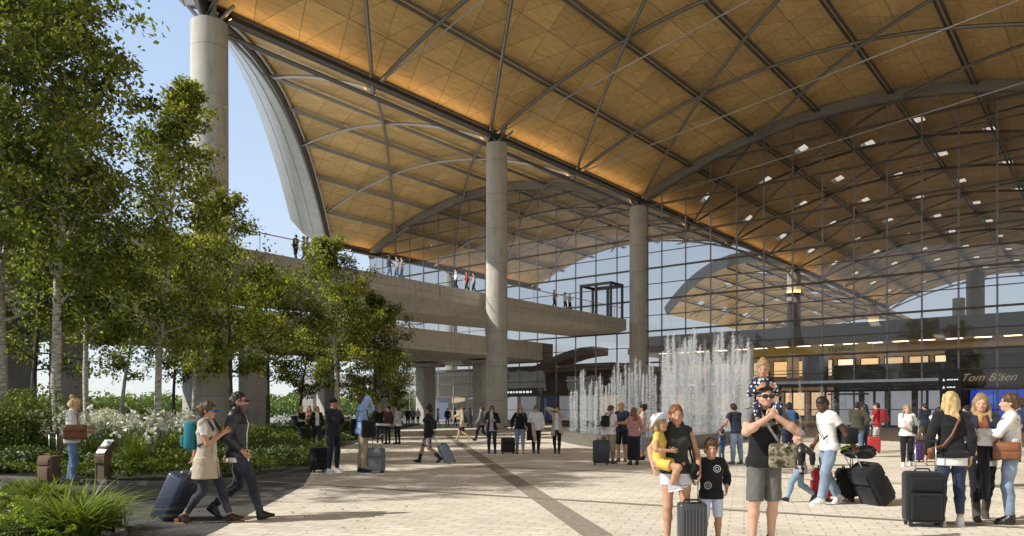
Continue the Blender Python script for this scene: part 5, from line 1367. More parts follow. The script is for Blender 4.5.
def shoulder_bag(label, p, mat, side=1, cross=True, pos=None, size=(.28, .11, .22), strap=None, cat='bag', yaw=0.):
    """side: hip the bag hangs at (+1 right). cross: strap runs over the other shoulder"""
    S = p['S']; t = worn('shoulder_bag', label, cat, p); tor = p['tor']; strap = strap or mat
    c = np.array(tor(*(pos or (side * .21, .02, -.02))))
    M4 = Matrix.Translation(c) @ Matrix.Rotation(yaw, 4, 'Z') @ Matrix.Rotation(math.pi / 2 * 0, 4, 'X')
    mb = MB(); mb.rbox((size[1], size[0], size[2]), min(size[1] * .4, .05), M4, 4, taper=.9); mb.build('bag', mat, t, smooth=True)
    mb = MB(); mb.rbox((size[1] + .012, size[0] * .96, size[2] * .5), min(size[1] * .4, .05), M4 @ Matrix.Translation((.004 * side, 0, size[2] * .2)), 4); mb.build('flap', mat, t, smooth=True)
    q = -side if cross else side
    top = c + np.array([0, 0, size[2] * .45])
    if cross: mids = [tor(side * .13, .165, .10), tor(side * .06, .18, .20), tor(-side * .01, .187, .30), tor(q * .07, .165, .42), tor(q * .085, .105, .51), tor(q * .09, .0, .535), tor(q * .06, -.125, .42), tor(side * .03, -.145, .22), tor(side * .13, -.135, .08)]
    else: mids = [tor(q * .185, .11, .20), tor(q * .14, .10, .42), tor(q * .135, .0, .52), tor(q * .15, -.10, .38), tor(q * .19, -.11, .18)]
    f1 = top + np.array([0, size[0] * .4, 0]); f2 = top - np.array([0, size[0] * .4, 0])
    MB().tube([tuple(x) for x in [f1] + mids + [f2]], .014 * S, 6, flat=.4).build('strap', strap, t, smooth='all')
    return t
def pull(p, arm, label, dx, dy, **k):
    """rolling case pulled by this hand (0 right, 1 left); wheels at world offset (dx, dy) from the person"""
    d, t_, n_ = p['hands'][arm]; h = world(p, tuple(np.array(p['wr'][arm]) + np.array(d) * .07 * p['S'])); b = p['root'].location
    return suitcase(label, (b.x + dx, b.y + dy), h, **k)

# ------------------------------------------------------------------ fabrics
K = fabric((.010, .010, .012)); WH = fabric((.74, .73, .70), .06); OFFW = fabric((.62, .60, .56), .08); NAVY = fabric((.016, .020, .040)); DJEAN = fabric((.018, .024, .045), denim=True); JEAN = fabric((.10, .165, .26), denim=True)
LJEAN = fabric((.20, .27, .36), denim=True); BEIGE = fabric((.47, .39, .30)); KHAKI = fabric((.36, .29, .19)); GREY = fabric((.20, .20, .20)); LGREY = fabric((.42, .42, .43)); LEATHER = M((.018, .019, .023), .38, var=.3, scale=8, bump=.3, bscale=30, key='leather')
BROWN = M((.20, .075, .028), .45, var=.25, scale=9, bump=.25, bscale=40, key='brown_leather'); OLIVE = fabric((.06, .055, .035)); RED = fabric((.42, .02, .025)); PINK = fabric((.42, .20, .19)); YEL = fabric((.70, .50, .10), pat=None); LBLUE = fabric((.30, .46, .74)); PURPLE = fabric((.07, .035, .14)); TEAL = fabric((.02, .17, .22)); ORANGE = fabric((.50, .20, .12)); RUST = fabric((.24, .075, .025)); TAN = fabric((.40, .25, .11))
CAMO = fabric((.1, .1, .05), pat='camo'); DOTS = fabric((.02, .025, .06), pat='dots'); DKGREEN = fabric((.030, .032, .024)); PALE = fabric((.60, .66, .78), .06); BLUEP = fabric((.03, .10, .24))
LENS = M((.008, .008, .01), .08, key='dark_lens'); BLENS = M((.02, .16, .42), .06, .4, key='blue_lens'); WOODS = M((.30, .16, .07), .6, var=.2, scale=20, key='wooden_sole'); BSHOE = M((.014, .013, .012), .35, key='black_shoe'); GSHOE = fabric((.10, .10, .105))
WS = fabric((.70, .70, .68), .05)
def R_(d): return math.radians(d)

# ------------------------------------------------------------------ foreground
p = person('blonde woman in a white sweater and blue jeans standing on the path among the plants', gp(72, 485), R_(-62), 1.72, 'f', vox=.011, hs='bun', hair='blonde', legs='relax', arms=(((.10, .28, 1.06), (0, .3, 1)), 'belly'), look=(-.1, -.45), wear=[('sweater', WH, dict(hem=-.12)), ('jeans', JEAN, dict(m2=.024)), ('shoes', BSHOE)])
shoulder_bag('slouchy brown leather bag on the shoulder of the blonde woman on the path', p, BROWN, 1, False, pos=(.235, .06, .10), size=(.40, .15, .28))
suitcase('small tan suitcase with raised handle on the path beside the blonde woman', gp(49, 484), None, R_(160), (.38, .23, .50), fabric((.14, .085, .055)), 'soft', .42, BROWN)
p = person('woman in a long beige vest and blue mirrored sunglasses striding right', gp(206, 523), R_(-88), 1.63, 'f', vox=.009, hs='lowbun', hair='brown', tone='tan', feet=((.07, -.26, .035, 0), (-.07, .30, .0, 0)), arms=('chest', ((-.22, -.24, .93), (0, .3, 1))), look=(0, -.1), pz=.0,
    wear=[('shirt', WH, dict(hem=-.03)), ('vest', BEIGE, dict(hem=-.28, open=.035, flare=.03)), ('scarf', fabric((.52, .45, .36))), ('leggings', fabric((.03, .034, .045), denim=True), dict(upto=1.9)), ('heels', M((.05, .022, .012), .5, key='sandal'), dict(sole=WOODS))], shades=BLENS)
pw = p
backpack('teal backpack on the woman in the beige vest', p, TEAL, (.26, .15, .36), fabric((.02, .05, .09)))
pull(p, 1, 'navy suitcase tilted behind the woman in the beige vest', -.62, .28, size=(.44, .28, .62), mat=hard((.045, .055, .095)), style='hard', trim=chrome)
p = person('bearded man in a black leather jacket and sunglasses striding to the right', gp(238, 519), R_(-86), 1.78, 'm', vox=.009, hs='crop', hair='dark', tone='tan', legs='walk', arms=(((.20, .10, .90), (0, 1, 0)), 'back'), beard=True, look=(.0, .05),
    wear=[('shirt', WH, dict(hem=-.14, over=.004)), ('jacket', LEATHER, dict(open=.05, collar=True, hem=-.08, m=.024)), ('jeans', fabric((.020, .024, .038), denim=True)), ('shoes', BSHOE)], shades=LENS)
PLG = (gp(672, 546.), gp(711, 545.))
# family with the child on the arm
pm = person('mother in a dark sleeveless shirt and white shorts carrying a small girl on her arm', gp(676, 546), R_(176), 1.52, 'f', vox=.0085, hs='pony', hair='auburn', tone='tan', legs='stand', arms=(((.30, .22, .99), (0, .2, 1), (1, -.5, -.3)), ((-.26, .10, .93), (0, 1, 0))), look=(.05, 0),
    wear=[('vest', DKGREEN, dict(hem=-.06, m=.014, collar=True)), ('shorts', fabric((.66, .67, .72), .05), dict(upto=.42, m=.018)), ('sneakers', WS)])
shoulder_bag('small black strap bag at the hip of the mother in the dark shirt', pm, K, -1, False, pos=(-.205, .07, -.03), size=(.15, .07, .17))
b = pm['root'].location
pc = person('small girl in a yellow romper and pale sun hat carried on her mother\'s arm', (b.x - .20, b.y - .10), R_(-112), 1.06, 'f', vox=.008, hs='bob', hair='dblonde', tone='tan', kid=1, sit=(0, 0, .60), z0=.53,
    feet=((.12, .23, .20, 0, 1), (-.20, .26, .22, 0, 1)), arms=(((.16, .22, .80), (0, .3, 1)), ((-.02, .15, .80), (0, .3, 1))), look=(-.35, .05), wear=[('polo', YEL, dict(sleeve=.4, hem=-.03)), ('shorts', YEL, dict(upto=.62, m=.03)), ('sneakers', fabric((.45, .45, .46)))], cap=('hat', fabric((.58, .62, .74), .05)))
pb = person('smiling boy in a black long-sleeved top and pale shorts holding his mother\'s hand', gp(711, 545), R_(176), 1.18, 'm', vox=.0085, hs='fringe', hair='brown', tone='tan', kid=.9, legs='stand', arms=(((.30, .08, 1.03), (0, 1, 0)), 'down'),
    wear=[('sweater', K, dict(m=.020, hem=-.12, sleeve=1.72)), ('shorts', PALE, dict(upto=1.0, m=.022)), ('sneakers', WS)])
for (x_, z_) in ((-.065, .36), (.075, .10)):      # round white prints on the top
    t_ = pb['tor'](x_, .142 if z_ > .2 else .138, z_); mb = MB()
    for r0, r1 in ((.040, .048), (.018, .024)):
        n = 20
        for q in range(n):
            a0, a1 = 2 * math.pi * q / n, 2 * math.pi * (q + .75) / n
            mb.quad(*[(t_[0] + r * math.cos(a) * pb['S'] * 1.2, t_[1] + .006, t_[2] + r * math.sin(a) * pb['S'] * 1.2) for r, a in ((r0, a0), (r1, a0), (r1, a1), (r0, a1))])
    mb.build('round_print', WS, pb['root'])
suitcase('small dark grey hard-shell suitcase standing between the mother and the boy', (1.86, 7.86), None, R_(176), (.29, .20, .42), hard((.055, .058, .065), .3), 'hard', .26)
# man with a child on his shoulders
pd = person('man in dark sunglasses and grey cargo shorts carrying a child on his shoulders', gp(764, 547), R_(184), 1.74, 'm', vox=.0085, hs='short', hair='dark', tone='light', legs='relax', arms=(((.06, .21, 1.35), (-.3, .1, 1), (1, -.25, -.6)), ((-.06, .21, 1.36), (.3, .1, 1), (-1, -.25, -.6))), curl=(1.1, 1.1), shades=LENS,
    wear=[('shirt', GREY, dict(m=.012, hem=-.02, sleeve=.62)), ('vest', K, dict(m=.017, hem=-.10)), ('shorts', fabric((.13, .125, .115)), dict(upto=1.0, m=.030, m2=.034)), ('sneakers', GSHOE)])
shoulder_bag('camouflage messenger bag across the front of the man with sunglasses', pd, CAMO, -1, True, pos=(-.115, .20, .03), size=(.28, .12, .25), strap=fabric((.26, .25, .23), pat='blotch'), yaw=R_(78))
b = pd['root'].location
person('laughing child in a navy dotted top riding on the shoulders of the man in sunglasses', (b.x + .01, b.y + .07), R_(176), 1.02, 'f', vox=.008, hs='bun', hair='dblonde', tone='tan', kid=1, sit=(0, 0, .60), z0=1.125,
    feet=((.17, .36, .25, 0, 1), (-.17, .36, .25, 0, 1)), arms=(((.13, .26, .92), (0, .3, 1)), ((-.13, .26, .92), (0, .3, 1))), look=(-.25, -.12), wear=[('sweater', DOTS, dict(sleeve=1.8, hem=-.06)), ('leggings', DOTS, dict(upto=1.6)), ('shoes', BSHOE)])
# man in white with the luggage, boy in the beanie
pt = person('man in a white t-shirt and blue jeans looking down as he pulls two black cases', gp(829, 504), R_(98), 1.72, 'm', vox=.010, hs='buzz', hair='dark', tone='dark', legs='step2', arms=(((.22, .12, .92), (0, 1, 0)), ((-.24, -.24, .93), (0, .2, 1))), lean=.10, look=(.1, -.50),
    wear=[('shirt', WH, dict(m=.018, sleeve=.62)), ('jeans', LJEAN, dict(m=.022, m2=.034)), ('sneakers', WS)])
shoulder_bag('black duffel bag slung behind the man in the white t-shirt', pt, K, -1, True, pos=(-.10, -.24, .12), size=(.36, .22, .26), yaw=R_(90))
pull(pt, 1, 'large black trolley suitcase tilted behind the man in the white t-shirt', .78, -.05, size=(.46, .30, .64), mat=K, style='soft', four=False)
suitcase('smaller black suitcase beside the knee of the man in the white t-shirt', (pt['root'].location.x + .42, pt['root'].location.y + .38), None, R_(75), (.36, .24, .46), K, 'soft', .3)
suitcase('small red suitcase half hidden behind the leg of the man in the white t-shirt', (pt['root'].location.x + .05, pt['root'].location.y + .40), None, R_(80), (.34, .22, .46), RED, 'soft', .3)
jk = thing('jacket_bundle', 'black jacket with a lime green lining laid over the large black trolley suitcase', 'jacket', (pt['root'].location.x + .42, pt['root'].location.y - .03, .80), R_(80))
f = Field(); f.ell((0, 0, .0), (.20, .24, .07), .04); f.ell((.05, -.14, .0), (.16, .14, .08), .05); f.ell((-.12, -.02, -.04), (.08, .20, .06), .04)
V, Q = f.mesh(.012, noise=.016, nf=24, seed=4); np_mesh('cloth', V, Q, K, jk)
f = Field(); f.ell((.02, .13, .045), (.09, .12, .045), .03); V, Q = f.mesh(.012, noise=.012, nf=30, seed=5); np_mesh('lining', V, Q, fabric((.38, .62, .04)), jk)
person('boy in a grey beanie and open dark jacket walking beside the luggage man', gp(800, 502), R_(84), 1.22, 'm', vox=.010, hs='none', hair='brown', kid=.8, legs='walk2', arms=('fwd', 'back'), look=(-.1, -.05), cap=('beanie', fabric((.22, .23, .25))),
    wear=[('sweater', fabric((.40, .37, .33)), dict(hem=-.16)), ('jacket', K, dict(open=.07, hem=-.16)), ('jeans', LJEAN, dict(m=.014)), ('sneakers', fabric((.03, .02, .02)))])
# three women talking at the right
pa = person('woman with long blonde hair in a black blazer seen from behind, talking with two others', gp(951, 526), R_(-14), 1.70, 'f', vox=.009, hs='longback', hair='blonde', legs='stand', arms=('down', ((-.27, .05, .90), (0, 1, 0))), look=(-.2, 0),
    wear=[('shirt', WH, dict(hem=-.17, m=.008, over=.008, fold=.001)), ('jacket', K, dict(hem=-.07, m=.021)), ('jeans', fabric((.020, .034, .070), denim=True), dict(upto=1.82)), ('sneakers', WS)])
shoulder_bag('small brown cross-body bag at the left hip of the blonde woman in the black blazer', pa, BROWN, -1, True, pos=(-.235, .03, -.02), size=(.20, .07, .15))
suitcase('large black soft suitcase standing left of the blonde woman in the black blazer', gp(923, 526), None, R_(-12), (.44, .28, .62), K, 'soft', .36)
pf = person('woman with long brown hair and a tan scarf holding out a white sheet of paper', gp(981, 520), R_(158), 1.70, 'f', vox=.009, hs='long', hair='dblonde', legs='step', arms=(((.16, .36, 1.12), (0, .2, 1)), ((-.10, .38, 1.12), (0, .2, 1))), look=(-.15, -.12),
    wear=[('shirt', WH, dict(hem=-.20, m=.012, over=.004)), ('sweater', RUST, dict(hem=-.02, m=.018)), ('jacket', NAVY, dict(hem=-.12, open=.075, m=.026)), ('scarf', TAN), ('leggings', K), ('boots', fabric((.07, .06, .05)), dict(h=.14))])
q = world(pf, (.02, .40, 1.10)); pp = thing('paper_sheet', 'white sheet of paper held by the woman with the tan scarf', 'paper', tuple(q), R_(158))
MB().loft([[(-.16, -.02, .04), (.16, .0, .05), (.16, .001, .05), (-.16, -.019, .04)], [(-.15, .03, -.12), (.17, .05, -.11), (.17, .051, -.11), (-.15, .031, -.12)]]).build('sheet', M((.8, .8, .8), .6, var=.02, key='paper'), pp)
pe = person('woman with a brown low bun, white sweater and light jeans, rightmost of the group', gp(1011, 524), R_(58), 1.69, 'f', vox=.009, hs='lowbun', hair='brown', legs='stand', arms=(((.24, .10, .92), (0, 1, 0)), ((-.14, .38, 1.20), (0, .3, 1))), curl=(.9, .2), look=(.1, 0),
    wear=[('sweater', WH, dict(hem=-.06)), ('jeans', LJEAN, dict(m=.012, upto=1.9)), ('shoes', BSHOE)])
shoulder_bag('brown leather shoulder bag of the woman in the white sweater', pe, BROWN, -1, False, pos=(-.225, .05, .02), size=(.30, .11, .22))
q = world(pe, (-.13, .28, .70)); ct = thing('black_coat', 'black coat hanging folded over the arm of the woman in the white sweater', 'coat', (q.x, q.y, .32), R_(58))
f = Field(); f.slab((0, 0, 0), (.01, 0, .72), (1, 0, 0), .12, .05, .07, .05, .03); f.slab((.06, .04, .12), (0, .02, .70), (1, 0, 0), .06, .05, .05, .05, .03); V, Q = f.mesh(.011, noise=.014, nf=30, seed=8, stretch=(1, 1, .2)); np_mesh('cloth', V, Q, K, ct)

# ------------------------------------------------------------------ middle distance
p = person('man in a black cap and dark hoodie with his hand at his mouth', gp(333, 473), R_(-118), 1.76, 'm', vox=.013, hs='none', hair='dark', tone='tan', legs='wide', arms=(((.06, .22, 1.44), (-.3, 0, 1)), ((-.14, .24, 1.20), (0, .3, 1))), look=(-.2, -.1), cap=('beanie', K), wear=[('sweater', fabric((.020, .022, .032)), dict(m=.024)), ('trousers', fabric((.018, .022, .036))), ('sneakers', WS)])
suitcase('black suitcase behind the man in the dark hoodie', gp(319, 472), None, R_(40), (.42, .27, .52), K, 'soft', .3)
p = person('man in a light blue shirt and khaki trousers holding a phone to his face', gp(362, 473), R_(-72), 1.84, 'm', vox=.013, hs='short', hair='brown', legs='relax', arms=('phone', 'face'), look=(0, .05), wear=[('polo', LBLUE, dict(sleeve=1.45, m=.022, collar=True)), ('trousers', KHAKI, dict(m=.018)), ('sneakers', NAVY)])
shoulder_bag('black duffel bag hanging on the near side of the man in the light blue shirt', p, K, -1, False, pos=(-.30, -.05, .05), size=(.34, .2, .40))
shoulder_bag('black duffel bag hanging on the far side of the man in the light blue shirt', p, K, 1, False, pos=(.30, .10, .03), size=(.30, .2, .40))
suitcase('grey cabin suitcase right of the man in the light blue shirt', gp(376, 473), None, R_(175), (.40, .25, .52), fabric((.16, .165, .18)), 'soft', .2, trim=chrome)
p = person('person with a topknot and black cardigan pulling a blue-grey case to the left', gp(429, 463), R_(82), 1.68, 'f', vox=.014, hs='topbun', hair='dark', tone='olive', legs='walk', arms=('fwd', ((-.25, -.24, .95), (0, .2, 1))), wear=[('shirt', ORANGE, dict(hem=-.14, over=.004)), ('coat', K, dict(open=.07, hem=-.16, sleeve=1.9)), ('shorts', fabric((.06, .05, .05), pat='blotch'), dict(upto=1.0, m=.016)), ('boots', NAVY, dict(h=.16))])
pull(p, 1, 'blue-grey case rolling behind the person with the topknot', .62, -.12, size=(.38, .24, .52), mat=hard((.12, .15, .19)), style='hard')
p = person('woman in a white top and open black jacket walking toward the viewer mid plaza', gp(492, 454), R_(172), 1.66, 'f', vox=.015, hs='bob', hair='brown', legs='step', arms=(((.16, .20, 1.14), (0, .2, 1)), ((-.14, .20, 1.16), (0, .2, 1))), shades=LENS, wear=[('shirt', LGREY, dict(hem=-.13, over=.004)), ('jacket', K, dict(open=.08)), ('leggings', NAVY), ('sneakers', GSHOE)])
p = person('woman with sunglasses, black jacket and pale jeans pulling a black case', gp(520, 454), R_(186), 1.66, 'f', vox=.015, hs='long', hair='dblonde', legs='step2', arms=(((.27, -.10, .92), (0, .5, .5)), 'fwd'), shades=LENS, wear=[('jacket', K, dict(hem=-.06, m=.02)), ('jeans', LJEAN), ('boots', TAN, dict(h=.06))])
suitcase('black boxy case left of the woman with pale jeans', gp(508, 454), None, R_(185), (.46, .3, .48), K, 'soft', .35)
p = person('person in a white sweater with jackets over the arm, left of the fountain', gp(536, 454), R_(178), 1.66, 'm', vox=.015, hs='short', hair='brown', legs='step', arms=(((.20, .18, 1.08), (0, .3, 1)), 'down'), shades=LENS, wear=[('sweater', WH, dict(m=.024)), ('trousers', K), ('sneakers', GSHOE)])
q = world(p, (.16, .20, 0)); t_ = thing('coats_bundle', 'dark and beige jackets draped over the arm of the person in the white sweater', 'jackets', (q.x, q.y, .42), R_(178))
f = Field(); f.slab((.04, 0, .05), (.02, 0, .62), (1, 0, 0), .13, .06, .10, .06, .03); V, Q = f.mesh(.018, noise=.015, nf=26, stretch=(1, 1, .2)); np_mesh('dark_jacket', V, Q, K, t_)
f = Field(); f.slab((-.14, .02, 0), (-.04, .02, .6), (1, 0, 0), .07, .05, .07, .05, .03); V, Q = f.mesh(.018, noise=.015, nf=26, stretch=(1, 1, .2)); np_mesh('beige_jacket', V, Q, BEIGE, t_)
person('woman in a long beige coat and white top with a hand raised to her face', gp(557, 454), R_(172), 1.66, 'f', vox=.015, hs='bob', hair='dark', legs='step2', arms=('phone', 'up'), wear=[('shirt', WH), ('coat', BEIGE, dict(open=.085, hem=-.30)), ('leggings', K), ('sneakers', GSHOE)])
# by the fountain
p = person('man in a white t-shirt and khaki trousers at the fountain edge', gp(610, 464), R_(-50), 1.62, 'm', vox=.014, hs='short', hair='brown', legs='stand', arms=('belly', 'down'), look=(0, -.3), wear=[('shirt', WH, dict(m=.016)), ('trousers', KHAKI, dict(upto=1.9)), ('sneakers', GSHOE)])
backpack('small black backpack of the man in the white t-shirt at the fountain', p, K, (.24, .16, .30))
suitcase('tall black case standing by the man at the fountain edge', gp(601, 465), None, R_(170), (.42, .27, .60), hard((.03, .032, .035)), 'hard', .36)
person('man in a navy polo shirt and dark shorts at the fountain edge', gp(622, 462), R_(150), 1.70, 'm', vox=.014, hs='short', hair='dblonde', tone='tan', legs='stand', arms=('hold', 'belly'), look=(-.3, -.3), wear=[('polo', NAVY, dict(m=.018)), ('shorts', K, dict(upto=.95)), ('shoes', BROWN)])
person('woman in a pink top and long black skirt facing the fountain', gp(634, 465), R_(18), 1.55, 'f', vox=.014, hs='long', hair='auburn', legs='stand', arms=('down', 'belly'), wear=[('shirt', PINK, dict(sleeve=1.1)), ('skirt', K, dict(len=.80, flare=.03)), ('shoes', BSHOE)])
person('woman with dark curly hair in a pale top behind the long black skirt', gp(643, 460), R_(75), 1.66, 'f', vox=.015, hs='curly', hair='dark', tone='olive', legs='stand', arms=('belly', 'down'), wear=[('shirt', fabric((.5, .36, .34))), ('jeans', LJEAN, dict(upto=1.2)), ('shoes', K)])
person('man in a navy t-shirt and light jeans leaning toward the fountain with his back turned', gp(737, 465), R_(24), 1.68, 'm', vox=.014, hs='short', hair='dark', tone='olive', legs='wide', arms=('down', ((-.36, .26, .98), (0, .5, .5))), lean=.22, wear=[('shirt', NAVY, dict(m=.02)), ('jeans', LJEAN, dict(m=.02)), ('sneakers', GSHOE)])
person('toddler in blue standing beside the man leaning toward the fountain', gp(722, 462), R_(30), .98, 'm', vox=.014, hs='short', hair='dark', tone='olive', kid=1, legs='stand', wear=[('shirt', BLUEP), ('jeans', JEAN), ('shoes', K)])
p = person('man with blue backpack seen from behind, right of the man with sunglasses', gp(789, 466), R_(-15), 1.70, 'm', vox=.014, hs='short', hair='dark', tone='olive', legs='step', arms=('down', 'down'), wear=[('shirt', NAVY, dict(m=.018)), ('trousers', NAVY), ('shoes', BSHOE)])
backpack('blue hiking backpack on the man behind the man with sunglasses', p, BLUEP, (.32, .2, .50))
# behind, right
person('man in an olive jacket and jeans standing with his back turned', gp(857, 457), R_(-25), 1.74, 'm', vox=.016, hs='short', hair='dark', legs='stand', arms=('pocket', 'belly'), wear=[('jacket', OLIVE, dict(m=.03, hem=-.12)), ('jeans', JEAN), ('sneakers', GSHOE)])
person('woman in a dark jacket half hidden behind the man in the olive jacket', gp(865, 452), R_(30), 1.70, 'f', vox=.018, hs='bob', hair='dark', legs='stand', arms=('belly', 'down'), wear=[('jacket', NAVY), ('jeans', DJEAN), ('shoes', K)])
p = person('man in a red top with a red backpack standing behind a red case', gp(877, 451), R_(52), 1.76, 'm', vox=.016, hs='short', hair='dark', legs='stand', arms=('hold', 'hold'), wear=[('polo', RED), ('trousers', LGREY), ('shoes', K)])
backpack('dark red backpack on the man in the red top', p, fabric((.20, .012, .02)), (.32, .22, .48))
suitcase('red cabin case on the plaza in front of the man in the red top', gp(874, 453), None, R_(160), (.40, .25, .50), hard((.42, .03, .04)), 'hard', .4)
p = person('fair-haired woman in a white sweater and black trousers before a purple case', gp(907, 466), R_(150), 1.64, 'f', vox=.014, hs='long', hair='dblonde', legs='step', arms=('belly', 'back'), look=(.2, 0), wear=[('sweater', WH, dict(m=.02)), ('trousers', K), ('sneakers', WS)])
shoulder_bag('black handbag on the shoulder of the fair-haired woman in the white sweater', p, K, -1, False, pos=(-.20, .12, .08), size=(.28, .12, .22))
suitcase('purple soft case behind the fair-haired woman in black trousers', gp(916, 462), None, R_(120), (.42, .3, .58), PURPLE, 'soft', .2)
person('man in a dark jacket standing far back by the entrance with his back turned', gp(925, 447), R_(8), 1.76, 'm', vox=.02, hs='short', hair='dark', legs='stand', arms=('belly', 'belly'), wear=[('jacket', NAVY, dict(m=.03)), ('trousers', fabric((.06, .05, .035))), ('shoes', K)])
person('dark-haired woman taking a picture with raised hands left of the blonde woman in the blazer', gp(939, 470), R_(175), 1.56, 'f', vox=.014, hs='bob', hair='dark', legs='step', arms=('face', 'phone'), wear=[('sweater', WH), ('jeans', DJEAN), ('sneakers', WS)])
person('man in a dark blue jacket in the back at the right picture edge', gp(1019, 462), R_(60), 1.74, 'm', vox=.016, hs='short', hair='dark', legs='stand', arms=('belly', 'down'), wear=[('jacket', fabric((.02, .035, .09))), ('jeans', DJEAN), ('shoes', K)])
person('person in light trousers walking behind the woman with the paper', gp(968, 487), R_(95), 1.62, 'f', vox=.014, hs='long', hair='dark', legs='walk', arms=('down', 'down'), wear=[('sweater', GREY), ('shorts', K, dict(upto=.8)), ('sneakers', WS)])
# left background
p = person('woman in a black vest over white sleeves walking with a friend along the planting', gp(301, 447), R_(-140), 1.72, 'f', vox=.018, hs='pony', hair='blonde', legs='walk', arms=('belly', 'back'), wear=[('sweater', OFFW), ('vest', K, dict(hem=-.08)), ('leggings', NAVY), ('shoes', K)])
shoulder_bag('dark bag on the shoulder of the woman in the black vest', p, NAVY, 1, False, pos=(.26, -.02, .2), size=(.34, .14, .36))
person('woman in a black blazer and white top walking beside the woman in the vest', gp(317, 447), R_(-160), 1.72, 'f', vox=.018, hs='bob', hair='auburn', legs='walk2', arms=('down', 'down'), wear=[('shirt', WH, dict(hem=-.02)), ('jacket', K, dict(open=.09)), ('leggings', NAVY), ('shoes', K)])
person('person with reddish hair partly hidden between the vest and blazer women', gp(309, 443), R_(-150), 1.72, 'f', vox=.02, hs='long', hair='auburn', legs='step', arms=('down', 'down'), wear=[('shirt', PINK), ('jeans', DJEAN), ('shoes', K)])
g_ = [('woman in black with a white hem, back turned, left of the three by the trees', 380, 443, 10, 'dblonde', K, 1), ('woman with a dark bun and brown top, middle of three by the trees', 388, 444, 150, 'dark', fabric((.10, .04, .03)), 2), ('woman in a grey jacket with a tan bag, right of the three by the trees', 398, 444, 60, 'dark', LGREY, 3)]
for lb, px, py, yw, hc, mt, k in g_:
    p = person(lb, gp(px, py), R_(yw), 1.68, 'f', vox=.02, hs='longback' if k == 1 else 'bun', hair=hc, legs='stand', arms=('belly', 'down'), wear=[('shirt', WH, dict(hem=-.14, over=.004)), ('sweater', mt, dict(m=.024, hem=-.04)), ('leggings', NAVY), ('shoes', K)])
    if k == 3: shoulder_bag('tan shoulder bag of the woman in the grey jacket by the trees', p, BROWN, 1, True, size=(.28, .1, .22))
p = person('hiker with a huge pack and pale coat walking left past the column', gp(463, 441), R_(80), 1.72, 'm', vox=.02, hs='short', hair='brown', legs='walk', arms=('point', 'down'), wear=[('coat', BEIGE, dict(hem=-.2)), ('shorts', NAVY, dict(upto=.9)), ('boots', KHAKI, dict(h=.08))])
backpack('huge dark hiking pack on the hiker in the pale coat', p, fabric((.05, .055, .075)), (.38, .3, .62))
p = person('hiker in dark clothes with a dark pack right behind the first hiker', gp(482, 441), R_(70), 1.72, 'm', vox=.02, hs='short', hair='dark', legs='walk2', arms=('down', 'fwd'), wear=[('jacket', GREY), ('trousers', NAVY), ('boots', K, dict(h=.08))])
backpack('dark grey pack on the second hiker beside the column', p, fabric((.07, .075, .07)), (.36, .28, .56))
far_ = [('tiny far walker in dark clothes left under the viaduct', 408, 426.5, 170, K, NAVY), ('tiny far walker in a grey top left under the viaduct', 413, 425.5, 180, GREY, K), ('tiny far walker in white beside the far columns', 418, 425, 10, WH, NAVY), ('far walker in pale clothes beside the left far column', 438, 426.5, 100, LGREY, JEAN), ('far walker in a dark top by the left far column', 447.5, 427, 170, K, JEAN), ('far walker in a grey hoodie between the far columns', 470, 427, -90, GREY, NAVY), ('far walker in blue behind the hikers', 455, 426, -100, BLUEP, K)]
for lb, px, py, yw, a_, b_ in far_: person(lb, gp(px, py), R_(yw), 1.74, 'm', vox=.035, hs='short', hair='dark', legs='step', wear=[('sweater', a_), ('trousers', b_), ('shoes', K)])
# people on the footbridge
def bpos(px, b=-2.3):
    r = (px - 512) / F_PX; a = (r * (76 - .6247 * b) - 12.7 - .7809 * b) / (.6247 - .7809 * r); return GW(a, b)
for lb, px, yw, a_, b_, hc in (('person in a black top at the left end of the footbridge by the treetops', 296, 60, K, NAVY, 'dark'), ('person in a grey top beside the railing at the left of the footbridge', 303.5, -80, LGREY, NAVY, 'dark'), ('person in a pink top beside the railing at the left of the footbridge', 307, -90, PINK, K, 'brown'),
    ('person in a dark brown jacket alone at the footbridge railing above the trees', 389, -60, fabric((.05, .035, .025)), JEAN, 'brown'), ('person in a pale shirt with a dark bag in the pair on the footbridge', 397, 120, LGREY, JEAN, 'dark'), ('person in white and jeans in the pair on the footbridge', 402, 100, WH, JEAN, 'brown'),
    ('person in white with dark hair on the footbridge left of the tall column', 456, 100, WH, NAVY, 'dark'), ('person in red on the footbridge left of the tall column', 467, 90, RED, NAVY, 'brown'), ('person in a grey shirt on the footbridge just left of the tall column', 474, 90, LGREY, K, 'dark'),
    ('person in a pink coat on the footbridge right of the tall column', 554, -90, PINK, K, 'dblonde'), ('person in a white jacket on the footbridge near the glass lobby', 565, -80, WH, NAVY, 'dark'), ('person in a cream coat walking into the glass lobby', 569.5, -75, OFFW, K, 'blonde')):
    person(lb, bpos(px), R_(yw), 1.76, 'f' if hc != 'dark' else 'm', vox=.03, hs='short', hair=hc, legs='step', arms=('belly', 'down'), wear=[('sweater', a_), ('trousers', b_), ('shoes', K)], z0=10.65)

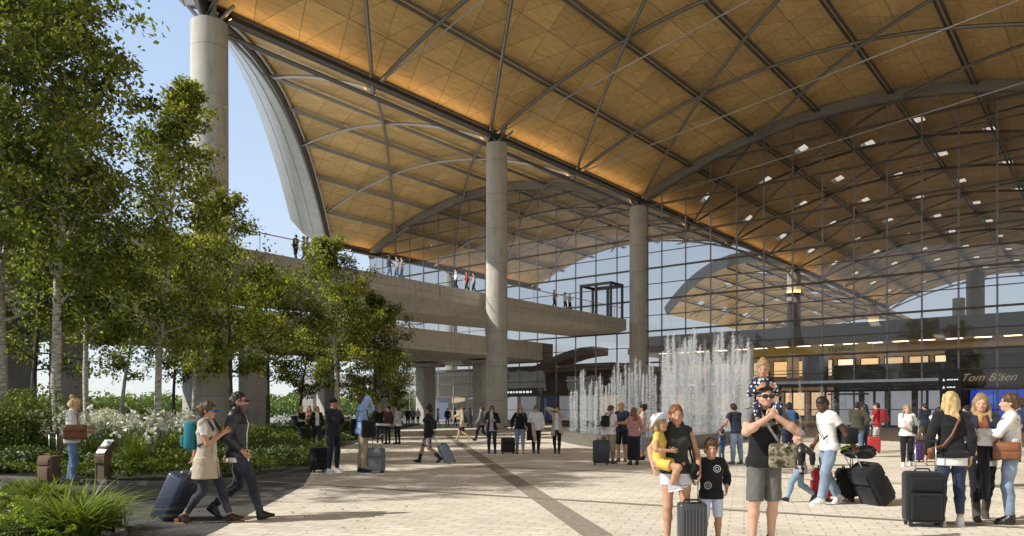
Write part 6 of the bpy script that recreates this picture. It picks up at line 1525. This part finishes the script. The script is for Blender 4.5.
# ================================================================== fountain
fx0, fy0 = 8.4, 42.
def fpt(px, Y): return ((px - 512) / F_PX * Y, Y)
basin = thing('fountain_basin', 'low dark stone fountain basin with a curved rim and shallow water', 'fountain', (0, 0, 0))
rim = []
for i in range(41):      # curved near rim: from behind the coats trio round to the right
    f = i / 40; rim.append(gp(556 + 250 * f, 436 + 16.5 * math.sin(math.pi * min(1, f * 1.15 + .06)) ** .8 - 2 * f))
outer = [Vector((x, y, 0)) for x, y in rim]; back = [Vector((17.5, 58, 0)), Vector((3.2, 58, 0))]
stone = M((.13, .115, .095), .55, var=.3, scale=4, bump=.2, bscale=30, key='basin_stone')
cen = sum(outer, Vector()) / len(outer)
pts = outer + back
mb = MB(); rings = []
for k_, zz in ((1.0, 0), (1.0, .50), (.965, .50), (.965, .12)):
    rings.append([(cen.x + (p.x - cen.x) * k_, 50 + (p.y - 50) * (k_ if k_ == 1 else .97), zz) for p in pts])
mb.loft(rings, cap=False).build('rim', stone, basin)
wm, nt, nd, lk, p_ = nmat('surface_water'); setin(p_, 'Base Color', (.045, .05, .045, 1)); setin(p_, 'Roughness', .06)
nz = N(nt, 'ShaderNodeTexNoise', i_Scale=2.2, i_Detail=4.); bp = N(nt, 'ShaderNodeBump', i_Strength=.6, i_Distance=.08); lk.new(nz.outputs[0], bp.inputs['Height']); lk.new(bp.outputs[0], p_.inputs['Normal'])
MB().quad(*[(cen.x + (p.x - cen.x) * .966, 50 + (p.y - 50) * .971, .34) for p in pts]).build('water', wm, basin)
jm, nt, nd, lk, p_ = nmat('surface_spray'); nd.remove(p_)
df = N(nt, 'ShaderNodeBsdfDiffuse'); df.inputs[0].default_value = (.93, .94, .95, 1); tl = N(nt, 'ShaderNodeBsdfTranslucent'); tl.inputs[0].default_value = (.9, .92, .95, 1); tp = N(nt, 'ShaderNodeBsdfTransparent')
m1 = N(nt, 'ShaderNodeMixShader', i_Fac=.45); lk.new(df.outputs[0], m1.inputs[1]); lk.new(tl.outputs[0], m1.inputs[2])
m2 = N(nt, 'ShaderNodeMixShader', i_Fac=.97); lk.new(tp.outputs[0], m2.inputs[1]); lk.new(m1.outputs[0], m2.inputs[2]); lk.new(m2.outputs[0], nd['Material Output'].inputs[0])
def jet(x, y, h, seed, wid=.10, n=900, label=None, group=None):
    """one water jet: a broken rising core and a veil of falling drops"""
    rg = np.random.default_rng(seed); t = thing('water_jet', label, 'water jet', (x, y, .34), 0, group)
    n1 = int(n * .42); n2 = n - n1
    z = h * rg.uniform(0, 1, n1); r = .03 + .035 * z / h; P1 = np.stack([rg.normal(size=n1) * r, rg.normal(size=n1) * r, z], 1)
    z = h * (1 - rg.uniform(0, 1, n2) ** 1.15) * rg.uniform(.9, 1.05, n2); r = wid * (.35 + 1.1 * (1 - z / h)); an = rg.uniform(0, 6.28, n2); q = rg.uniform(.1, 1.2, n2)
    P2 = np.stack([np.cos(an) * r * q, np.sin(an) * r * q, np.abs(z)], 1)
    P = np.concatenate([P1, P2]); P[:, 0] += .012 * np.sin(P[:, 2] * 3 + seed)
    k = len(P); s = .0045 + .009 * rg.uniform(0, 1, k) ** 2; el = rg.uniform(1.0, 3.2, k)
    D = np.array([[1, 0, 0], [-1, 0, 0], [0, 1, 0], [0, -1, 0], [0, 0, 1], [0, 0, -1]], float)
    V = P[:, None, :] + D[None] * np.stack([s, s, s * el], 1)[:, None, :]
    T = np.array([[0, 2, 4], [2, 1, 4], [1, 3, 4], [3, 0, 4], [2, 0, 5], [1, 2, 5], [3, 1, 5], [0, 3, 5]])
    F_ = (T[None] + (np.arange(k) * 6)[:, None, None]).reshape(-1, 3)
    np_mesh('spray', V.reshape(-1, 3), F_, jm, t, True, kind='stuff')
rj = random.Random(4); nj = 0
for i in range(30):      # low row at the left, rising to the right
    px = 572 + i * 2.85 + rj.uniform(-1, 1); Y = 41 + rj.uniform(-2.5, 4); f = (px - 572) / 86; x, y = fpt(px, Y)
    top = 382 - 14 * f + rj.uniform(-14, 12) if i > 1 else 392
    h = CAM_H + (HOR - top) / F_PX * Y - .34; jet(x, y, h, 100 + i, .09, int(350 + 420 * h), 'slim single water jet in the lower left rows of the fountain', 'low jets of the fountain')
for i in range(46):      # the dense tall curtain
    px = 664 + i * 1.98 + rj.uniform(-1.2, 1.2); Y = 36.5 + rj.uniform(-3, 4); f = (px - 664) / 90; x, y = fpt(px, Y)
    top = 338 + 20 * abs(f - .45) + rj.uniform(-10, 26)
    h = CAM_H + (HOR - top) / F_PX * Y - .34; jet(x, y, h, 200 + i, .17, int(600 + 720 * h), 'tall water jet in the dense high curtain of the fountain', 'tall jets of the fountain')
for i in range(9):      # scattered jets at the right
    px = (700, 716, 739, 790, 800, 806, 822, 833, 846)[i]; Y = 38 + rj.uniform(-2, 4); x, y = fpt(px, Y)
    top = (402, 400, 398, 388, 380, 392, 386, 393, 396)[i]
    h = CAM_H + (HOR - top) / F_PX * Y - .34; jet(x, y, h, 300 + i, .08, 900, 'short scattered water jet toward the right of the fountain', 'short jets of the fountain')
